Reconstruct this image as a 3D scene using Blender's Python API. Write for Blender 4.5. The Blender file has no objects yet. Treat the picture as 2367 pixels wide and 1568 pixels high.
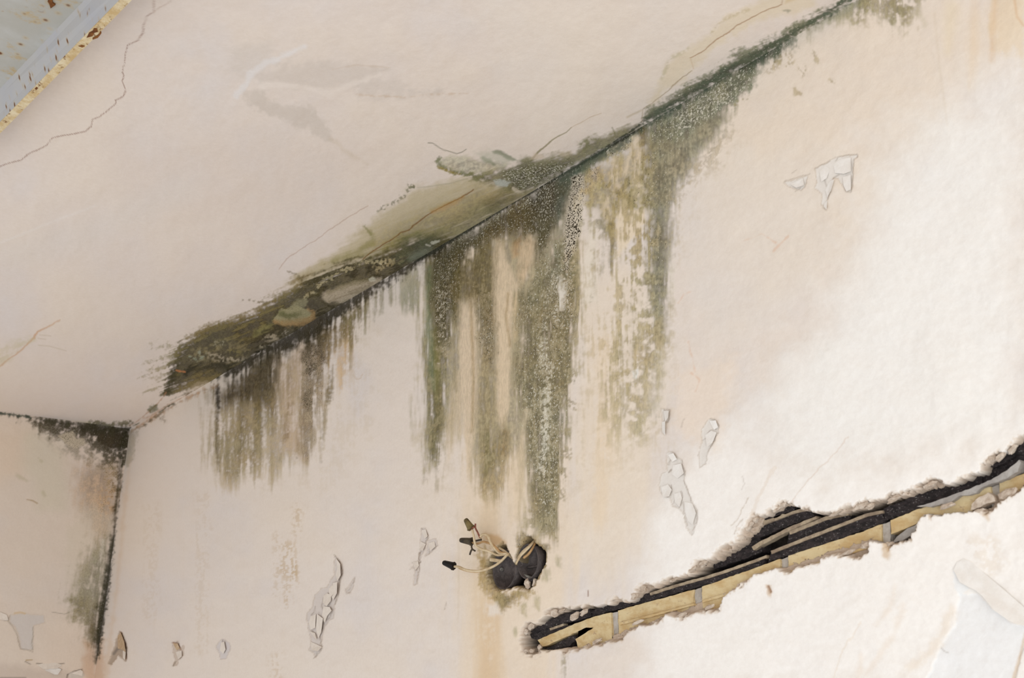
import bpy, bmesh, math, random
import numpy as np
from mathutils import Vector, Matrix

# ------------------------------------------------------------------ camera, world, lights, exposure
sc = bpy.context.scene
col = sc.collection
F, PX, PY = 2200.0, 1183.5, 784.0          # focal length and centre in pixels of the 2367x1568 frame
K, H = 4.8, 2.70                            # metres from camera to room corner (along the axis), ceiling height
D0 = np.array([0.58861005, 0.23737355, 0.772782])      # along the right wall, in camera axes
D1 = np.array([-0.80825524, 0.19192568, 0.55667585])   # out of the right wall
D2 = np.array([-0.01617659, -0.95227009, 0.3048278])   # downwards
D1 = D1/np.linalg.norm(D1); D0 = D0/np.linalg.norm(D0); D2 = np.cross(D0, D1); D2 /= np.linalg.norm(D2)
if D2[1] > 0: D2 = -D2
M = np.array([D0, -D1, -D2])                # camera axes -> world axes
CORNER = np.array([0, 0, H])
CAM = CORNER - M @ (np.array([-0.40159091, -0.09454545, -1.0])*K)

cam_d = bpy.data.cameras.new('camera'); cam = bpy.data.objects.new('camera', cam_d); col.objects.link(cam)
mw = Matrix([list(M[0])+[CAM[0]], list(M[1])+[CAM[1]], list(M[2])+[CAM[2]], [0, 0, 0, 1]])
cam.matrix_world = mw
cam_d.sensor_fit = 'HORIZONTAL'; cam_d.sensor_width = 36.0; cam_d.lens = 36.0*F/2367.0
cam_d.clip_start = 0.05
cam_d.dof.use_dof = True; cam_d.dof.focus_distance = 2.35; cam_d.dof.aperture_fstop = 11.0
sc.camera = cam

world = bpy.data.worlds.new('world'); sc.world = world; world.use_nodes = True
bg = world.node_tree.nodes['Background']
bg.inputs[0].default_value = (0.965, 1.0, 1.05, 1); bg.inputs[1].default_value = 0.99

def area(name, loc, target, size, sizey, power, color):
    d = bpy.data.lights.new(name, 'AREA'); d.shape = 'RECTANGLE'; d.size = size; d.size_y = sizey
    d.energy = power; d.color = color
    o = bpy.data.objects.new(name, d); col.objects.link(o); o.location = loc
    o.rotation_euler = (Vector(target)-Vector(loc)).to_track_quat('-Z', 'Y').to_euler()
    return o
area('window_daylight', (6.4, -2.2, 1.25), (3.6, 0.0, 1.9), 1.6, 1.5, 35.0, (0.96, 0.99, 1.0))

sc.view_settings.view_transform = 'Standard'
sc.view_settings.look = 'None'
sc.view_settings.gamma = 1.0
sc.view_settings.use_curve_mapping = False
sc.view_settings.exposure = 0.0

# ------------------------------------------------------------------ helpers
def lin(c):
    c = np.asarray(c, float)/255.0
    return np.where(c <= 0.04045, c/12.92, ((c+0.055)/1.055)**2.4)

def ray(px, py):
    return M @ np.array([px-PX, -(py-PY), -F])

def hit(px, py, axis, value):
    """point of the real plane axis=value that the photograph shows at this pixel"""
    r = ray(px, py); t = (value-CAM[axis])/r[axis]
    return CAM + r*t

def on_wall(px, py, out=0.0):  return Vector(hit(px, py, 1, -out))
def on_ceil(px, py, drop=0.0): return Vector(hit(px, py, 2, H-drop))
def on_left(px, py, out=0.0):  return Vector(hit(px, py, 0, out))

def project(w):
    c = (w-CAM) @ M
    z = -c[..., 2]; ok = z > 0.08
    zz = np.where(ok, z, 1)
    return np.where(ok, PX+F*c[..., 0]/zz, -1e5), np.where(ok, PY-F*c[..., 1]/zz, -1e5)

def pts(s):
    return np.array([[float(v) for v in p.split(',')] for p in s.split()])

RT = np.random.RandomState(7).rand(16, 256, 256)*2-1
def vnoise(x, y, k):
    T = RT[k % 16]
    x = x+1000.37*(k+1); y = y+733.1*(k+2)
    xi = np.floor(x).astype(np.int64); yi = np.floor(y).astype(np.int64)
    fx = x-xi; fy = y-yi
    fx = fx*fx*(3-2*fx); fy = fy*fy*(3-2*fy)
    a, b, c, d = xi & 255, (xi+1) & 255, yi & 255, (yi+1) & 255
    return (T[a, c]*(1-fx)+T[b, c]*fx)*(1-fy)+(T[a, d]*(1-fx)+T[b, d]*fx)*fy
def fbm(x, y, k, o=3):
    s = 0; a = 1; t = 0
    for i in range(o):
        s = s+a*vnoise(x*2**i, y*2**i, k+i); t += a; a *= .55
    return s/t*1.5

def tag(o, label=None, cat=None, group=None, kind=None):
    if label: o['label'] = label
    if cat: o['category'] = cat
    if group: o['group'] = group
    if kind: o['kind'] = kind
    return o

def mesh_obj(name, verts, faces, mats, parent=None, fmat=None, smooth=False):
    me = bpy.data.meshes.new(name); me.from_pydata([tuple(v) for v in verts], [], faces)
    for m in (mats if isinstance(mats, (list, tuple)) else [mats]): me.materials.append(m)
    if fmat: me.polygons.foreach_set('material_index', fmat)
    if smooth: me.polygons.foreach_set('use_smooth', [True]*len(me.polygons))
    me.update()
    o = bpy.data.objects.new(name, me); col.objects.link(o)
    if parent: o.parent = parent
    return o

def bm_obj(name, bm, mats, parent=None, smooth=False):
    bmesh.ops.recalc_face_normals(bm, faces=bm.faces)
    me = bpy.data.meshes.new(name); bm.to_mesh(me); bm.free()
    for m in (mats if isinstance(mats, (list, tuple)) else [mats]): me.materials.append(m)
    if smooth: me.polygons.foreach_set('use_smooth', [True]*len(me.polygons))
    o = bpy.data.objects.new(name, me); col.objects.link(o)
    if parent: o.parent = parent
    return o

# ------------------------------------------------------------------ materials
class NT:
    def __init__(s, name):
        s.m = bpy.data.materials.new(name); s.m.use_nodes = True; s.t = s.m.node_tree; s.n = s.t.nodes
        s.b = s.n['Principled BSDF']; s.b.inputs['Specular IOR Level'].default_value = 0.25
        s.tc = s.n.new('ShaderNodeTexCoord')
    def link(s, a, b): s.t.links.new(a, b)
    def math(s, op, a, b=None, c=None, clamp=False):
        n = s.n.new('ShaderNodeMath'); n.operation = op; n.use_clamp = clamp
        for i, v in enumerate((a, b, c)):
            if v is None: continue
            if isinstance(v, (int, float)): n.inputs[i].default_value = v
            else: s.link(v, n.inputs[i])
        return n.outputs[0]
    def noise(s, scale, detail=3, rough=.6, vec=None, dist=0):
        n = s.n.new('ShaderNodeTexNoise'); n.inputs['Scale'].default_value = scale
        n.inputs['Detail'].default_value = detail; n.inputs['Roughness'].default_value = rough
        n.inputs['Distortion'].default_value = dist
        s.link(vec if vec is not None else s.tc.outputs['Object'], n.inputs['Vector'])
        return n.outputs['Fac']
    def mapped(s, scale, rot=(0, 0, 0)):
        n = s.n.new('ShaderNodeMapping'); n.inputs['Scale'].default_value = scale; n.inputs['Rotation'].default_value = rot
        s.link(s.tc.outputs['Object'], n.inputs['Vector']); return n.outputs[0]
    def step(s, v, lo, hi):
        n = s.n.new('ShaderNodeMapRange'); n.interpolation_type = 'SMOOTHSTEP'
        for i, x in ((0, v), (1, lo), (2, hi)):
            if isinstance(x, (int, float)): n.inputs[i].default_value = x
            else: s.link(x, n.inputs[i])
        return n.outputs[0]
    def mix(s, f, a, b, mode='MIX'):
        n = s.n.new('ShaderNodeMix'); n.data_type = 'RGBA'; n.blend_type = mode
        for i, x in ((0, f), (6, a), (7, b)):
            if isinstance(x, (int, float)): n.inputs[i].default_value = x
            elif isinstance(x, (tuple, list)): n.inputs[i].default_value = tuple(lin(x))+(1,)
            else: s.link(x, n.inputs[i])
        return n.outputs[2]
    def bump(s, h, strength, dist):
        n = s.n.new('ShaderNodeBump'); n.inputs['Strength'].default_value = strength; n.inputs['Distance'].default_value = dist
        s.link(h, n.inputs['Height']); s.link(n.outputs[0], s.b.inputs['Normal'])
    def base(s, c): s.link(c, s.b.inputs['Base Color'])

def plaster_material(name, stretch, rot=(0, 0, 0), bumpk=1.0):
    t = NT(name); t.b.inputs['Roughness'].default_value = 0.92; t.b.inputs['Specular IOR Level'].default_value = 0.08
    a = t.n.new('ShaderNodeAttribute'); a.attribute_name = 'paint'
    x = t.n.new('ShaderNodeAttribute'); x.attribute_name = 'fx'
    sep = t.n.new('ShaderNodeSeparateColor'); t.link(x.outputs['Color'], sep.inputs[0])
    st = t.mapped(stretch, rot)
    g1 = t.noise(150, 5, .72, st)                 # streaked mould grain
    g2 = t.noise(330, 2, .6)                      # speckle
    g3 = t.noise(210, 3, .75, None, .6)           # salt flecks
    g4 = t.noise(95, 4, .7)
    # fine tone change of the plaster
    c = t.mix(t.math('MULTIPLY', t.step(g4, .35, .65), .06), a.outputs['Color'], (170, 150, 130))
    # mould grain
    gr = t.math('MULTIPLY', t.step(g1, .38, .62), t.math('MULTIPLY', sep.outputs[2], .65))
    c = t.mix(gr, c, (70, 62, 40))
    gl = t.math('MULTIPLY', t.step(g1, .52, .36), t.math('MULTIPLY', sep.outputs[2], .15))
    c = t.mix(gl, c, (205, 196, 172))
    # dark flecks
    thr = t.math('SUBTRACT', .74, t.math('MULTIPLY', sep.outputs[1], .30))
    dm = t.math('MULTIPLY', t.step(g2, thr, t.math('ADD', thr, .05)), t.step(sep.outputs[1], .02, .2))
    c = t.mix(dm, c, (52, 44, 30))
    # light flecks
    thr2 = t.math('SUBTRACT', .725, t.math('MULTIPLY', sep.outputs[0], .30))
    lm = t.math('MULTIPLY', t.step(g3, thr2, t.math('ADD', thr2, .045)), t.step(sep.outputs[0], .02, .2))
    c = t.mix(t.math('MULTIPLY', lm, .8), c, (214, 207, 190))
    t.base(c)
    hh = t.math('ADD', t.noise(110, 6, .7), t.math('MULTIPLY', t.math('SUBTRACT', lm, dm), .35))
    t.bump(hh, .22*bumpk, .004)
    return t.m

MW = plaster_material('stained_wall_plaster', (1, 1, .38))
MC = plaster_material('stained_ceiling_plaster', (.7, 1.3, 1), (0, 0, .3), .8)
ML = plaster_material('stained_corner_plaster', (1, 1, .8))

def simple(name, c1, c2, scale=30, rough=.8, bump=.3, c3=None, stretch=(1, 1, 1), spec=.25, metal=0, lo=.35, hi=.65, dist=.004):
    t = NT(name); t.b.inputs['Roughness'].default_value = rough; t.b.inputs['Specular IOR Level'].default_value = spec
    t.b.inputs['Metallic'].default_value = metal
    v = t.mapped(stretch)
    n = t.noise(scale, 5, .65, v)
    c = t.mix(t.step(n, lo, hi), c1, c2)
    if c3: c = t.mix(t.step(t.noise(scale*2.7, 4, .7, v), .6, .68), c, c3)
    t.base(c); t.bump(t.noise(scale*3, 4, .7, v), bump, dist)
    return t.m
M_brick = simple('yellow_clay', (210, 190, 148), (192, 162, 114), 26, .85, .4, (176, 150, 118), (1, 1, 2))
M_mortar = simple('grey_mortar', (190, 182, 172), (168, 158, 146), 60, .95, .6)
M_cement = simple('smeared_cement', (176, 170, 163), (154, 147, 140), 50, .95, .6)
M_ridge = simple('dark_glazed_clay', (30, 25, 25), (60, 51, 50), 90, .7, .8, (150, 144, 140), (1, 1, 2), .3)
M_lip = simple('dusty_clay_lip', (176, 158, 132), (140, 122, 102), 55, .9, .5)
M_black = simple('black_void', (9, 9, 9), (20, 17, 16), 40, .95, .3)
M_crumb = simple('broken_plaster', (218, 202, 184), (188, 168, 148), 90, .97, .8)
M_flake = simple('pale_paint_film', (226, 215, 202), (218, 206, 192), 40, .85, .2)
M_flakew = simple('white_paint_film', (234, 229, 222), (226, 219, 210), 40, .85, .2)
M_flakeb = simple('browned_paint_film', (196, 172, 142), (176, 146, 112), 60, .85, .3)
M_bak = simple('dark_bakelite', (60, 51, 48), (86, 76, 72), 60, .55, .5, (110, 102, 96), (1, 1, 1), .4)
M_bakrim = simple('dusty_box_rim', (150, 146, 138), (104, 98, 92), 70, .7, .4)
M_wire = simple('aged_wire_sheath', (206, 186, 152), (182, 158, 122), 60, .6, .2, None, (1, 1, 1), .4)
M_wireb = simple('browned_wire_sheath', (186, 148, 102), (158, 122, 80), 60, .6, .2)
M_copper = simple('oxidised_copper', (158, 96, 74), (120, 70, 56), 80, .55, .3)
M_darkwire = simple('dark_twisted_ends', (58, 50, 42), (84, 70, 52), 80, .6, .4)
M_nut = simple('olive_plastic_cap', (122, 106, 66), (70, 58, 36), 50, .6, .5)
M_nut2 = simple('brown_plastic_cap', (84, 72, 52), (44, 36, 28), 50, .6, .5)
M_nut3 = simple('black_plastic_cap', (10, 7, 6), (22, 16, 12), 50, .55, .4)

def metal_sheet(name, base, base2, rust_amt, spot_scale, stretch=(1, 1, 1), rot=(0, 0, 0)):
    t = NT(name); t.b.inputs['Roughness'].default_value = .55; t.b.inputs['Specular IOR Level'].default_value = .3
    v = t.mapped(stretch, rot)
    c = t.mix(t.step(t.noise(9, 4, .6), .35, .65), base, base2)
    ra = t.step(t.noise(5.5, 6, .72), rust_amt, rust_amt+.10)
    c = t.mix(t.math('MULTIPLY', ra, .75), c, (176, 142, 70))
    c = t.mix(t.math('MULTIPLY', t.step(t.noise(16, 6, .8), .60, .70), ra), c, (120, 66, 20))
    vo = t.n.new('ShaderNodeTexVoronoi'); vo.inputs['Scale'].default_value = spot_scale; t.link(v, vo.inputs['Vector'])
    pick = t.step(t.noise(17, 2, .5), .42, .50)
    sp = t.math('MULTIPLY', t.step(vo.outputs['Distance'], .26, .13), pick)
    c = t.mix(t.math('MULTIPLY', t.step(vo.outputs['Distance'], .42, .2), t.math('MULTIPLY', pick, .35)), c, (180, 150, 90))
    c = t.mix(sp, c, (104, 62, 28))
    t.base(c); t.bump(t.noise(120, 3, .6), .15, .002)
    return t.m
M_pan = metal_sheet('rust_spotted_pan', (168, 164, 154), (180, 178, 172), .53, 40, (1, 1, 1))
M_side = metal_sheet('rust_spotted_side', (178, 174, 170), (172, 170, 172), .70, 52, (1.4, .7, .7), (0, 0, .8))
t = NT('gold_rusted_rim'); t.b.inputs['Roughness'].default_value = .6
c = t.mix(t.step(t.noise(26, 6, .75), .38, .62), (214, 198, 164), (190, 162, 114))
c = t.mix(t.step(t.noise(60, 5, .8), .56, .66), c, (118, 78, 38)); t.base(c); t.bump(t.noise(90, 3, .6), .3, .002)
M_rim = t.m
M_rust = simple('deep_rust', (92, 50, 22), (130, 82, 36), 60, .9, .6)

# ------------------------------------------------------------------ stained plaster surfaces
NAMES = 'n1 n2 n3 n4 s1 s2'.split()
class Surf:
    """fine mesh of a real plane; .X .Y are where each vertex shows in the photograph, used only to
    look up the traced outlines of the stains while the plaster colour of each vertex is decided"""
    def __init__(s, W, ang, base):
        s.shape = W.shape[:2]; s.W = W.reshape(-1, 3)
        s.X, s.Y = project(s.W)
        n = len(s.X)
        s.c = np.tile(lin(base), (n, 1)); s.fx = np.zeros((n, 3)); s.h = np.zeros(n)
        ca, sa = math.cos(ang), math.sin(ang)
        u = s.X*ca+s.Y*sa; v = -s.X*sa+s.Y*ca       # v runs along the streaks
        s.N = {'n1': fbm(s.X/5, s.Y/5, 1, 2), 'n2': fbm(s.X/15, s.Y/15, 3), 'n3': fbm(s.X/48, s.Y/48, 5),
               'n4': fbm(s.X/170, s.Y/170, 7), 's1': fbm(u/5, v/55, 2, 2), 's2': fbm(u/16, v/150, 4)}
    def _apply(s, idx, sd, c, op, soft, warp, tex, fx, h, off):
        N = s.N
        w = 0
        mould = fx is not None and fx[2] >= .2 and c is not None
        if mould: soft *= 1.3; w = N['n1'][idx]*min(2.4, .2*soft+.6)+N['s1'][idx]*min(5, .25*soft)
        if warp:
            for k, a in warp.items(): w = w+N[k][idx]*a*{'s1': .5, 's2': .8}.get(k, 1)
            if 's1' in warp or 's2' in warp: soft *= 1.35
        a = np.clip(.5+(sd-off+w)/max(soft, .5), 0, 1); a = a*a*(3-2*a)
        al = a*op
        if tex:
            tt = 0
            for k, q in tex[0].items(): tt = tt+N[k][idx]*q
            m = np.clip((tt-tex[1])/(tex[2]-tex[1]), 0, 1); al = al*m*m*(3-2*m)
        if c is not None:
            cc = lin(c)[None, :]
            if mould:
                g = N['n1'][idx]*.55+N['s1'][idx]*.50+N['n2'][idx]*.50+N['s2'][idx]*.25
                g = np.clip(g, -1.1, .4)
                cc = cc*np.array([1.0, .95, .86])[None, :]*np.exp(g*.62)[:, None]*.95
                cc = cc*(1+N['n3'][idx][:, None]*np.array([.07, 0, -.08])[None, :])
            s.c[idx] += (cc-s.c[idx])*al[:, None]
        if fx is not None:
            s.fx[idx] += (np.array(fx)-s.fx[idx])*al[:, None]
        if h: s.h[idx] += h*al
    def _box(s, p, m):
        return np.nonzero((s.X > p[:, 0].min()-m) & (s.X < p[:, 0].max()+m) & (s.Y > p[:, 1].min()-m) & (s.Y < p[:, 1].max()+m))[0]
    def poly(s, p, c=None, op=1, soft=8, warp=None, tex=None, fx=None, h=0, off=0):
        if isinstance(p, str): p = pts(p)
        m = soft+(sum(abs(v) for v in warp.values())*1.3 if warp else 0)+2-min(off, 0)
        idx = s._box(p, m)
        if len(idx) == 0: return
        x, y = s.X[idx], s.Y[idx]
        d2 = np.full(len(x), 1e12); ins = np.zeros(len(x), bool)
        for i in range(len(p)):
            ax, ay = p[i]; bx, by = p[(i+1) % len(p)]
            ex, ey = bx-ax, by-ay; l2 = ex*ex+ey*ey+1e-9
            t = np.clip(((x-ax)*ex+(y-ay)*ey)/l2, 0, 1)
            d2 = np.minimum(d2, (x-ax-t*ex)**2+(y-ay-t*ey)**2)
            if ay != by:
                cr = ((ay > y) != (by > y)) & (x < (bx-ax)*(y-ay)/(by-ay)+ax); ins ^= cr
        sd = np.sqrt(d2)*np.where(ins, 1, -1)
        s._apply(idx, sd, c, op, soft, warp, tex, fx, h, off)
    def line(s, p, w, c=None, op=1, soft=3, warp=None, tex=None, fx=None, h=0, jit=0):
        """w: half width, a number or one per point"""
        if isinstance(p, str): p = pts(p)
        w = np.broadcast_to(np.asarray(w, float), (len(p),)) if not isinstance(w, (list, tuple)) else np.array(w, float)
        m = soft+w.max()+(sum(abs(v) for v in warp.values())*1.3 if warp else 0)+3+jit
        idx = s._box(p, m)
        if len(idx) == 0: return
        x, y = s.X[idx], s.Y[idx]
        if jit:
            x = x+s.N['n1'][idx]*jit*.6+s.N['n2'][idx]*jit; y = y+s.N['n1'][idx][::-1]*0+s.N['n2'][idx]*jit*.8
        best = np.full(len(x), -1e9)
        for i in range(len(p)-1):
            ax, ay = p[i]; bx, by = p[i+1]
            ex, ey = bx-ax, by-ay; l2 = ex*ex+ey*ey+1e-9
            t = np.clip(((x-ax)*ex+(y-ay)*ey)/l2, 0, 1)
            d = np.sqrt((x-ax-t*ex)**2+(y-ay-t*ey)**2)
            best = np.maximum(best, w[i]*(1-t)+w[i+1]*t-d)
        s._apply(idx, best, c, op, soft, warp, tex, fx, h, 0)
    def build(s, name, mat, normal, relief=.0012):
        W = s.W+np.asarray(normal)[None, :]*(s.h+s.N['n4']*relief*2+s.N['n3']*relief*.7+s.N['n2']*relief*.22)[:, None]
        r, q = s.shape
        me = bpy.data.meshes.new(name)
        me.vertices.add(r*q); me.vertices.foreach_set('co', W.astype(np.float32).ravel())
        i = np.arange((r-1)*(q-1)); a = (i//(q-1))*q+i % (q-1)
        quads = np.stack([a, a+1, a+q+1, a+q], 1)
        v0, v1, v3 = W[quads[0, 0]], W[quads[0, 1]], W[quads[0, 3]]
        if np.dot(np.cross(v1-v0, v3-v0), normal) < 0: quads = quads[:, ::-1]
        me.loops.add(quads.size); me.loops.foreach_set('vertex_index', quads.ravel().astype(np.int32))
        me.polygons.add(len(quads)); me.polygons.foreach_set('loop_start', np.arange(0, quads.size, 4, dtype=np.int32))
        me.update(calc_edges=True)
        me.polygons.foreach_set('use_smooth', np.ones(len(quads), bool))
        for nm, arr in (('paint', s.c), ('fx', s.fx)):
            at = me.attributes.new(nm, 'FLOAT_COLOR', 'POINT')
            at.data.foreach_set('color', np.concatenate([arr, np.ones((len(arr), 1))], 1).astype(np.float32).ravel())
        me.materials.append(mat)
        o = bpy.data.objects.new(name, me); col.objects.link(o)
        return tag(o, kind='structure')

def densify(fn, a, b, n, lo=-14, hi=1e9):
    """parameter values between a and b whose projections fn(t) are evenly spaced"""
    t = np.linspace(a, b, 4000); X = fn(t); d = np.concatenate([[0], np.cumsum(np.abs(np.diff(X)))])
    return np.interp(np.linspace(0, d[-1], n), d, t)

BASE = (225, 213, 201)
# ---- right wall grid -------------------------------------------------
x_end = hit(2390, 60, 1, 0)[0]
xe2 = hit(2390, 1600, 1, 0)[0]; x_end = max(x_end, xe2)
def fxx(t):
    w = np.stack([t, 0*t, np.full_like(t, 2.0)], -1); return project(w)[0]
xs = np.concatenate([[-.02], densify(fxx, 0.0, x_end, 930)])
def zrange(x):
    z = np.linspace(1.0, H, 1200); w = np.stack([np.full_like(z, x), 0*z, z], -1); Y = project(w)[1]
    vis = z[(Y > -14) & (Y < 1582)]
    return (vis.max(), vis.min())
cols = []
for x in xs:
    zt, zb = zrange(x)
    if zt > H-.004: zt = H
    cols.append((zt, zb))
cols = np.array(cols)
R = 690
tt = np.linspace(0, 1, R)
Z = cols[:, 0][None, :]*(1-tt[:, None])+cols[:, 1][None, :]*tt[:, None]
Z = np.vstack([np.full((1, len(xs)), H+.02), Z, Z[-1:]-.35*(Z[-1:]), np.zeros((1, len(xs)))])
ex = np.array([x_end+.15, x_end+.6, x_end+1.4])
Z = np.hstack([Z, np.repeat(Z[:, -1:], 3, 1)]); xs2 = np.concatenate([xs, ex])
Wr = np.stack([np.broadcast_to(xs2[None, :], Z.shape), np.zeros_like(Z), Z], -1)
S = Surf(Wr, 0.0, BASE)
S.pts_extra = None

def broad(S):
    n = S.N
    a = np.clip((n['n4']+.1)*.9, 0, 1)[:, None]; S.c += (lin((229, 213, 192))-S.c)*a*.35
    a = np.clip((-n['n4']+n['n3']*.5-.1)*.9, 0, 1)[:, None]; S.c += (lin((216, 208, 204))-S.c)*a*.5
    a = np.clip(n['n2']*.8+n['s1']*.4, 0, 1)[:, None]; S.c += (lin((212, 194, 174))-S.c)*a*.13
broad(S)

WHITE = (240, 236, 230); OCH = (226, 194, 150); WARM = (232, 210, 180)
OL = (124, 120, 84); OLB = (98, 90, 58); GR = (130, 133, 116); DK = (44, 40, 28); GRD = (76, 84, 74); PINK = (225, 204, 176)
mot = ({'n1': .35, 'n2': .8}, -.45, .25)
motf = ({'n1': .8, 'n2': .5}, -.4, .2)
stk = ({'s1': .45, 's2': .5, 'n1': .35, 'n2': .35}, -1.15, .25)
stkf = ({'s1': .6, 's2': .5, 'n1': .4, 'n2': .3}, -.6, .45)

# broad tints of the right wall
S.poly('1560,260 1750,90 2000,0 2300,0 2367,60 2250,240 2100,420 1950,640 1760,700 1650,560', (230, 214, 192), .45, 110, {'n3': 30, 'n4': 40})
S.poly('1560,420 1700,340 1900,330 1950,560 1800,760 1640,800 1560,620', (226, 216, 204), .5, 90, {'n3': 30})
S.poly('2030,330 2367,140 2400,1000 1900,1120 1700,1000 1820,820 1980,600', (240, 237, 231), .8, 230, {'n3': 30, 'n4': 40})
S.poly('1650,1000 1900,1120 2400,1000 2400,1600 1500,1600 1480,1200', (243, 238, 231), .85, 120, {'n3': 25})
S.poly('2287,-20 2367,-20 2380,60 2367,150 2340,110 2325,130 2300,120 2292,60', (226, 202, 164), .45, 22, {'n2': 8, 's2': 12})
S.line('2345,-10 2352,40 2367,60', [3, 2, 2], (206, 160, 110), .45, 8)
S.line('2300,0 2296,60 2292,140', [5, 6, 4], (212, 172, 122), .35, 14, {'s1': 4})
S.line('2255,0 2250,120 2240,200', [6, 10, 3], (226, 198, 158), .35, 24, {'s2': 8})
S.line('2200,20 2190,120', [16, 8], (226, 208, 172), .35, 30)
S.line('2160,30 2172,160 2190,290', [2, 2, 1], (206, 190, 166), .3, 10)
S.poly('1040,560 1200,520 1340,560 1320,900 1330,1250 1280,1590 1060,1590 1040,1300 1080,1000', (229, 209, 182), .65, 50, {'s2': 25, 'n3': 12})
S.poly('1320,640 1500,600 1530,900 1480,1250 1400,1400 1330,1300 1330,900', (230, 214, 192), .6, 60, {'s2': 25})
S.line('1128,960 1132,1120 1126,1240 1118,1330 1124,1440 1132,1590', [14, 16, 20, 22, 26, 30], (220, 194, 156), .5, 30, {'s1': 5, 's2': 12}, stk)
S.line('1140,1400 1130,1480 1128,1590', [16, 18, 15], (210, 178, 138), .45, 26, {'s2': 10}, stk)
S.line('1400,800 1395,1000 1385,1200', [22, 30, 20], (230, 204, 166), .4, 40, {'s2': 15}, stk)
S.line('300,1060 282,1250 262,1420 245,1568', [3, 4, 4, 6], (214, 184, 152), .35, 12, {'n2': 3})
S.line('232,1480 226,1540 220,1600', [8, 14, 20], (206, 168, 132), .6, 16, {'n2': 4})
# faint runs left of centre
for x, y0, y1, w, o in ((690, 1175, 1230, 11, .45), (668, 1270, 1310, 20, .5), (682, 1300, 1345, 8, .6), (665, 1330, 1400, 10, .45), (640, 1240, 1370, 10, .3), (640, 1520, 1580, 14, .3), (470, 1150, 1500, 16, .16), (350, 1180, 1420, 20, .14)):
    S.line([(x, y0), (x-4, y1)], w, (196, 170, 134), o*1.1, 16, {'s1': 6, 'n2': 5}, ({'n1': .9, 's1': .5}, -.1, .5), fx=(0, .25*o, .3*o)) if False else \
        S.line(np.array([(x, y0), (x-4, y1)], float), w, (196, 170, 134), o*1.1, 16, {'s1': 6, 'n2': 5}, ({'n1': .9, 's1': .5}, -.1, .5))
S.poly('1560,860 1700,830 1660,1040 1560,1000', (234, 216, 196), .5, 40, {'n2': 12})
for a in ('1590,790 1600,830 1606,860', '1598,862 1618,878 1606,906', '1566,700 1580,680 1600,672', '1710,560 1760,540 1790,560', '1820,545 1786,580', '1440,190 1450,200'):
    S.line(a, 1.2, (216, 176, 146), .45, 5, {'n2': 3})

# ---- left group of drips (x 490-850) --------------------------------
S.poly('492,915 560,870 640,800 700,800 742,770 744,870 720,960 700,1060 640,1075 600,1100 540,1105 505,1060 500,980', (166, 148, 108), .6, 34, {'s2': 34, 's1': 14, 'n2': 6}, stk, fx=(.1, .15, .3))
S.poly('500,912 545,870 636,806 640,870 634,940 600,950 560,935 530,945 508,950', (88, 76, 48), .88, 26, {'s2': 18, 's1': 10, 'n2': 5}, fx=(.05, .25, .35))
S.poly('540,930 634,900 628,980 600,1000 570,1060 545,1010', (134, 118, 80), .65, 34, {'s2': 26, 's1': 10}, stk, fx=(0, .1, .35))
S.poly('500,950 540,960 600,975 604,1040 596,1100 560,1095 530,1090 502,1040', (142, 130, 92), .6, 34, {'s2': 30, 's1': 12, 'n1': 4}, stkf, fx=(0, .15, .4))
S.line('503,905 505,945 502,1000 506,1090', [5, 4, 2, 1], (86, 76, 50), .8, 7, {'s1': 3}, fx=(0, .3, .3))
S.line('504,895 505,942', [5, 4], (38, 32, 24), .85, 6, {'n1': 2})
for x, y0, y1, w, o in ((560, 960, 1080, 3, .6), (553, 1040, 1100, 3, .55), (586, 1040, 1078, 5, .6), (606, 990, 1060, 3, .45), (528, 1010, 1095, 3, .35),
                        (670, 852, 905, 9, .65), (668, 910, 1010, 3, .7), (662, 960, 1018, 4, .7), (676, 930, 960, 3, .6), (655, 960, 1020, 8, .3), (690, 1020, 1060, 2, .4),
                        (768, 850, 920, 5, .5), (757, 900, 930, 5, .7), (762, 870, 930, 3, .5), (748, 950, 1010, 5, .4), (745, 1010, 1070, 2, .25), (640, 870, 1000, 2, .35), (650, 1050, 1065, 3, .4)):
    S.line(np.array([(x, y0), (x-3, y1)], float), [w*.7, w*.5], (116, 104, 70), o, max(5, w*1.6), {'s1': w*.9, 'n1': 1.5}, fx=(0, .2, .4))
S.poly('636,830 700,790 712,800 704,860 690,960 700,1060 660,1040 648,960', (200, 170, 140), .4, 26, {'s2': 16})
# dark speckled drip at x 700-750
S.poly('690,806 752,762 756,800 750,850 738,930 722,1000 712,1060 700,1050 694,980 696,900 700,850', (128, 110, 84), .55, 16, {'s2': 14, 's1': 8, 'n2': 6}, stk, fx=(.35, .8, .4))
S.poly('698,808 752,766 754,830 736,868 712,880 702,850', (74, 62, 46), .6, 14, {'s2': 14, 'n2': 9}, mot, fx=(.45, .85, .3))
S.poly('700,905 722,900 724,945 706,950', (74, 62, 46), .5, 10, {'n2': 6}, mot, fx=(.3, .85, .3))
S.poly('756,760 800,722 826,700 824,760 812,830 800,905 780,900 770,840', (196, 160, 96), .5, 20, {'s2': 16, 's1': 8}, stk, fx=(0, .1, .3))
S.line('800,760 808,830 796,865', [7, 10, 3], (190, 150, 84), .6, 14, {'s1': 6}, stk)
S.poly('740,765 800,728 848,690 846,730 822,760 812,800 796,790 780,810 762,830', (112, 98, 62), .75, 16, {'s2': 20, 's1': 10, 'n2': 5}, stk, fx=(.05, .4, .5))
for x, y0, y1, w in ((812, 720, 850, 3), (826, 700, 790, 3), (796, 730, 780, 4), (846, 690, 770, 4), (868, 680, 740, 3), (884, 668, 720, 3), (905, 660, 700, 3)):
    S.line(np.array([(x, y0), (x-2, y1)], float), [w, w*.5], (118, 112, 70), .55, 8, {'s1': 5}, stk, fx=(0, .2, .4))
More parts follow.
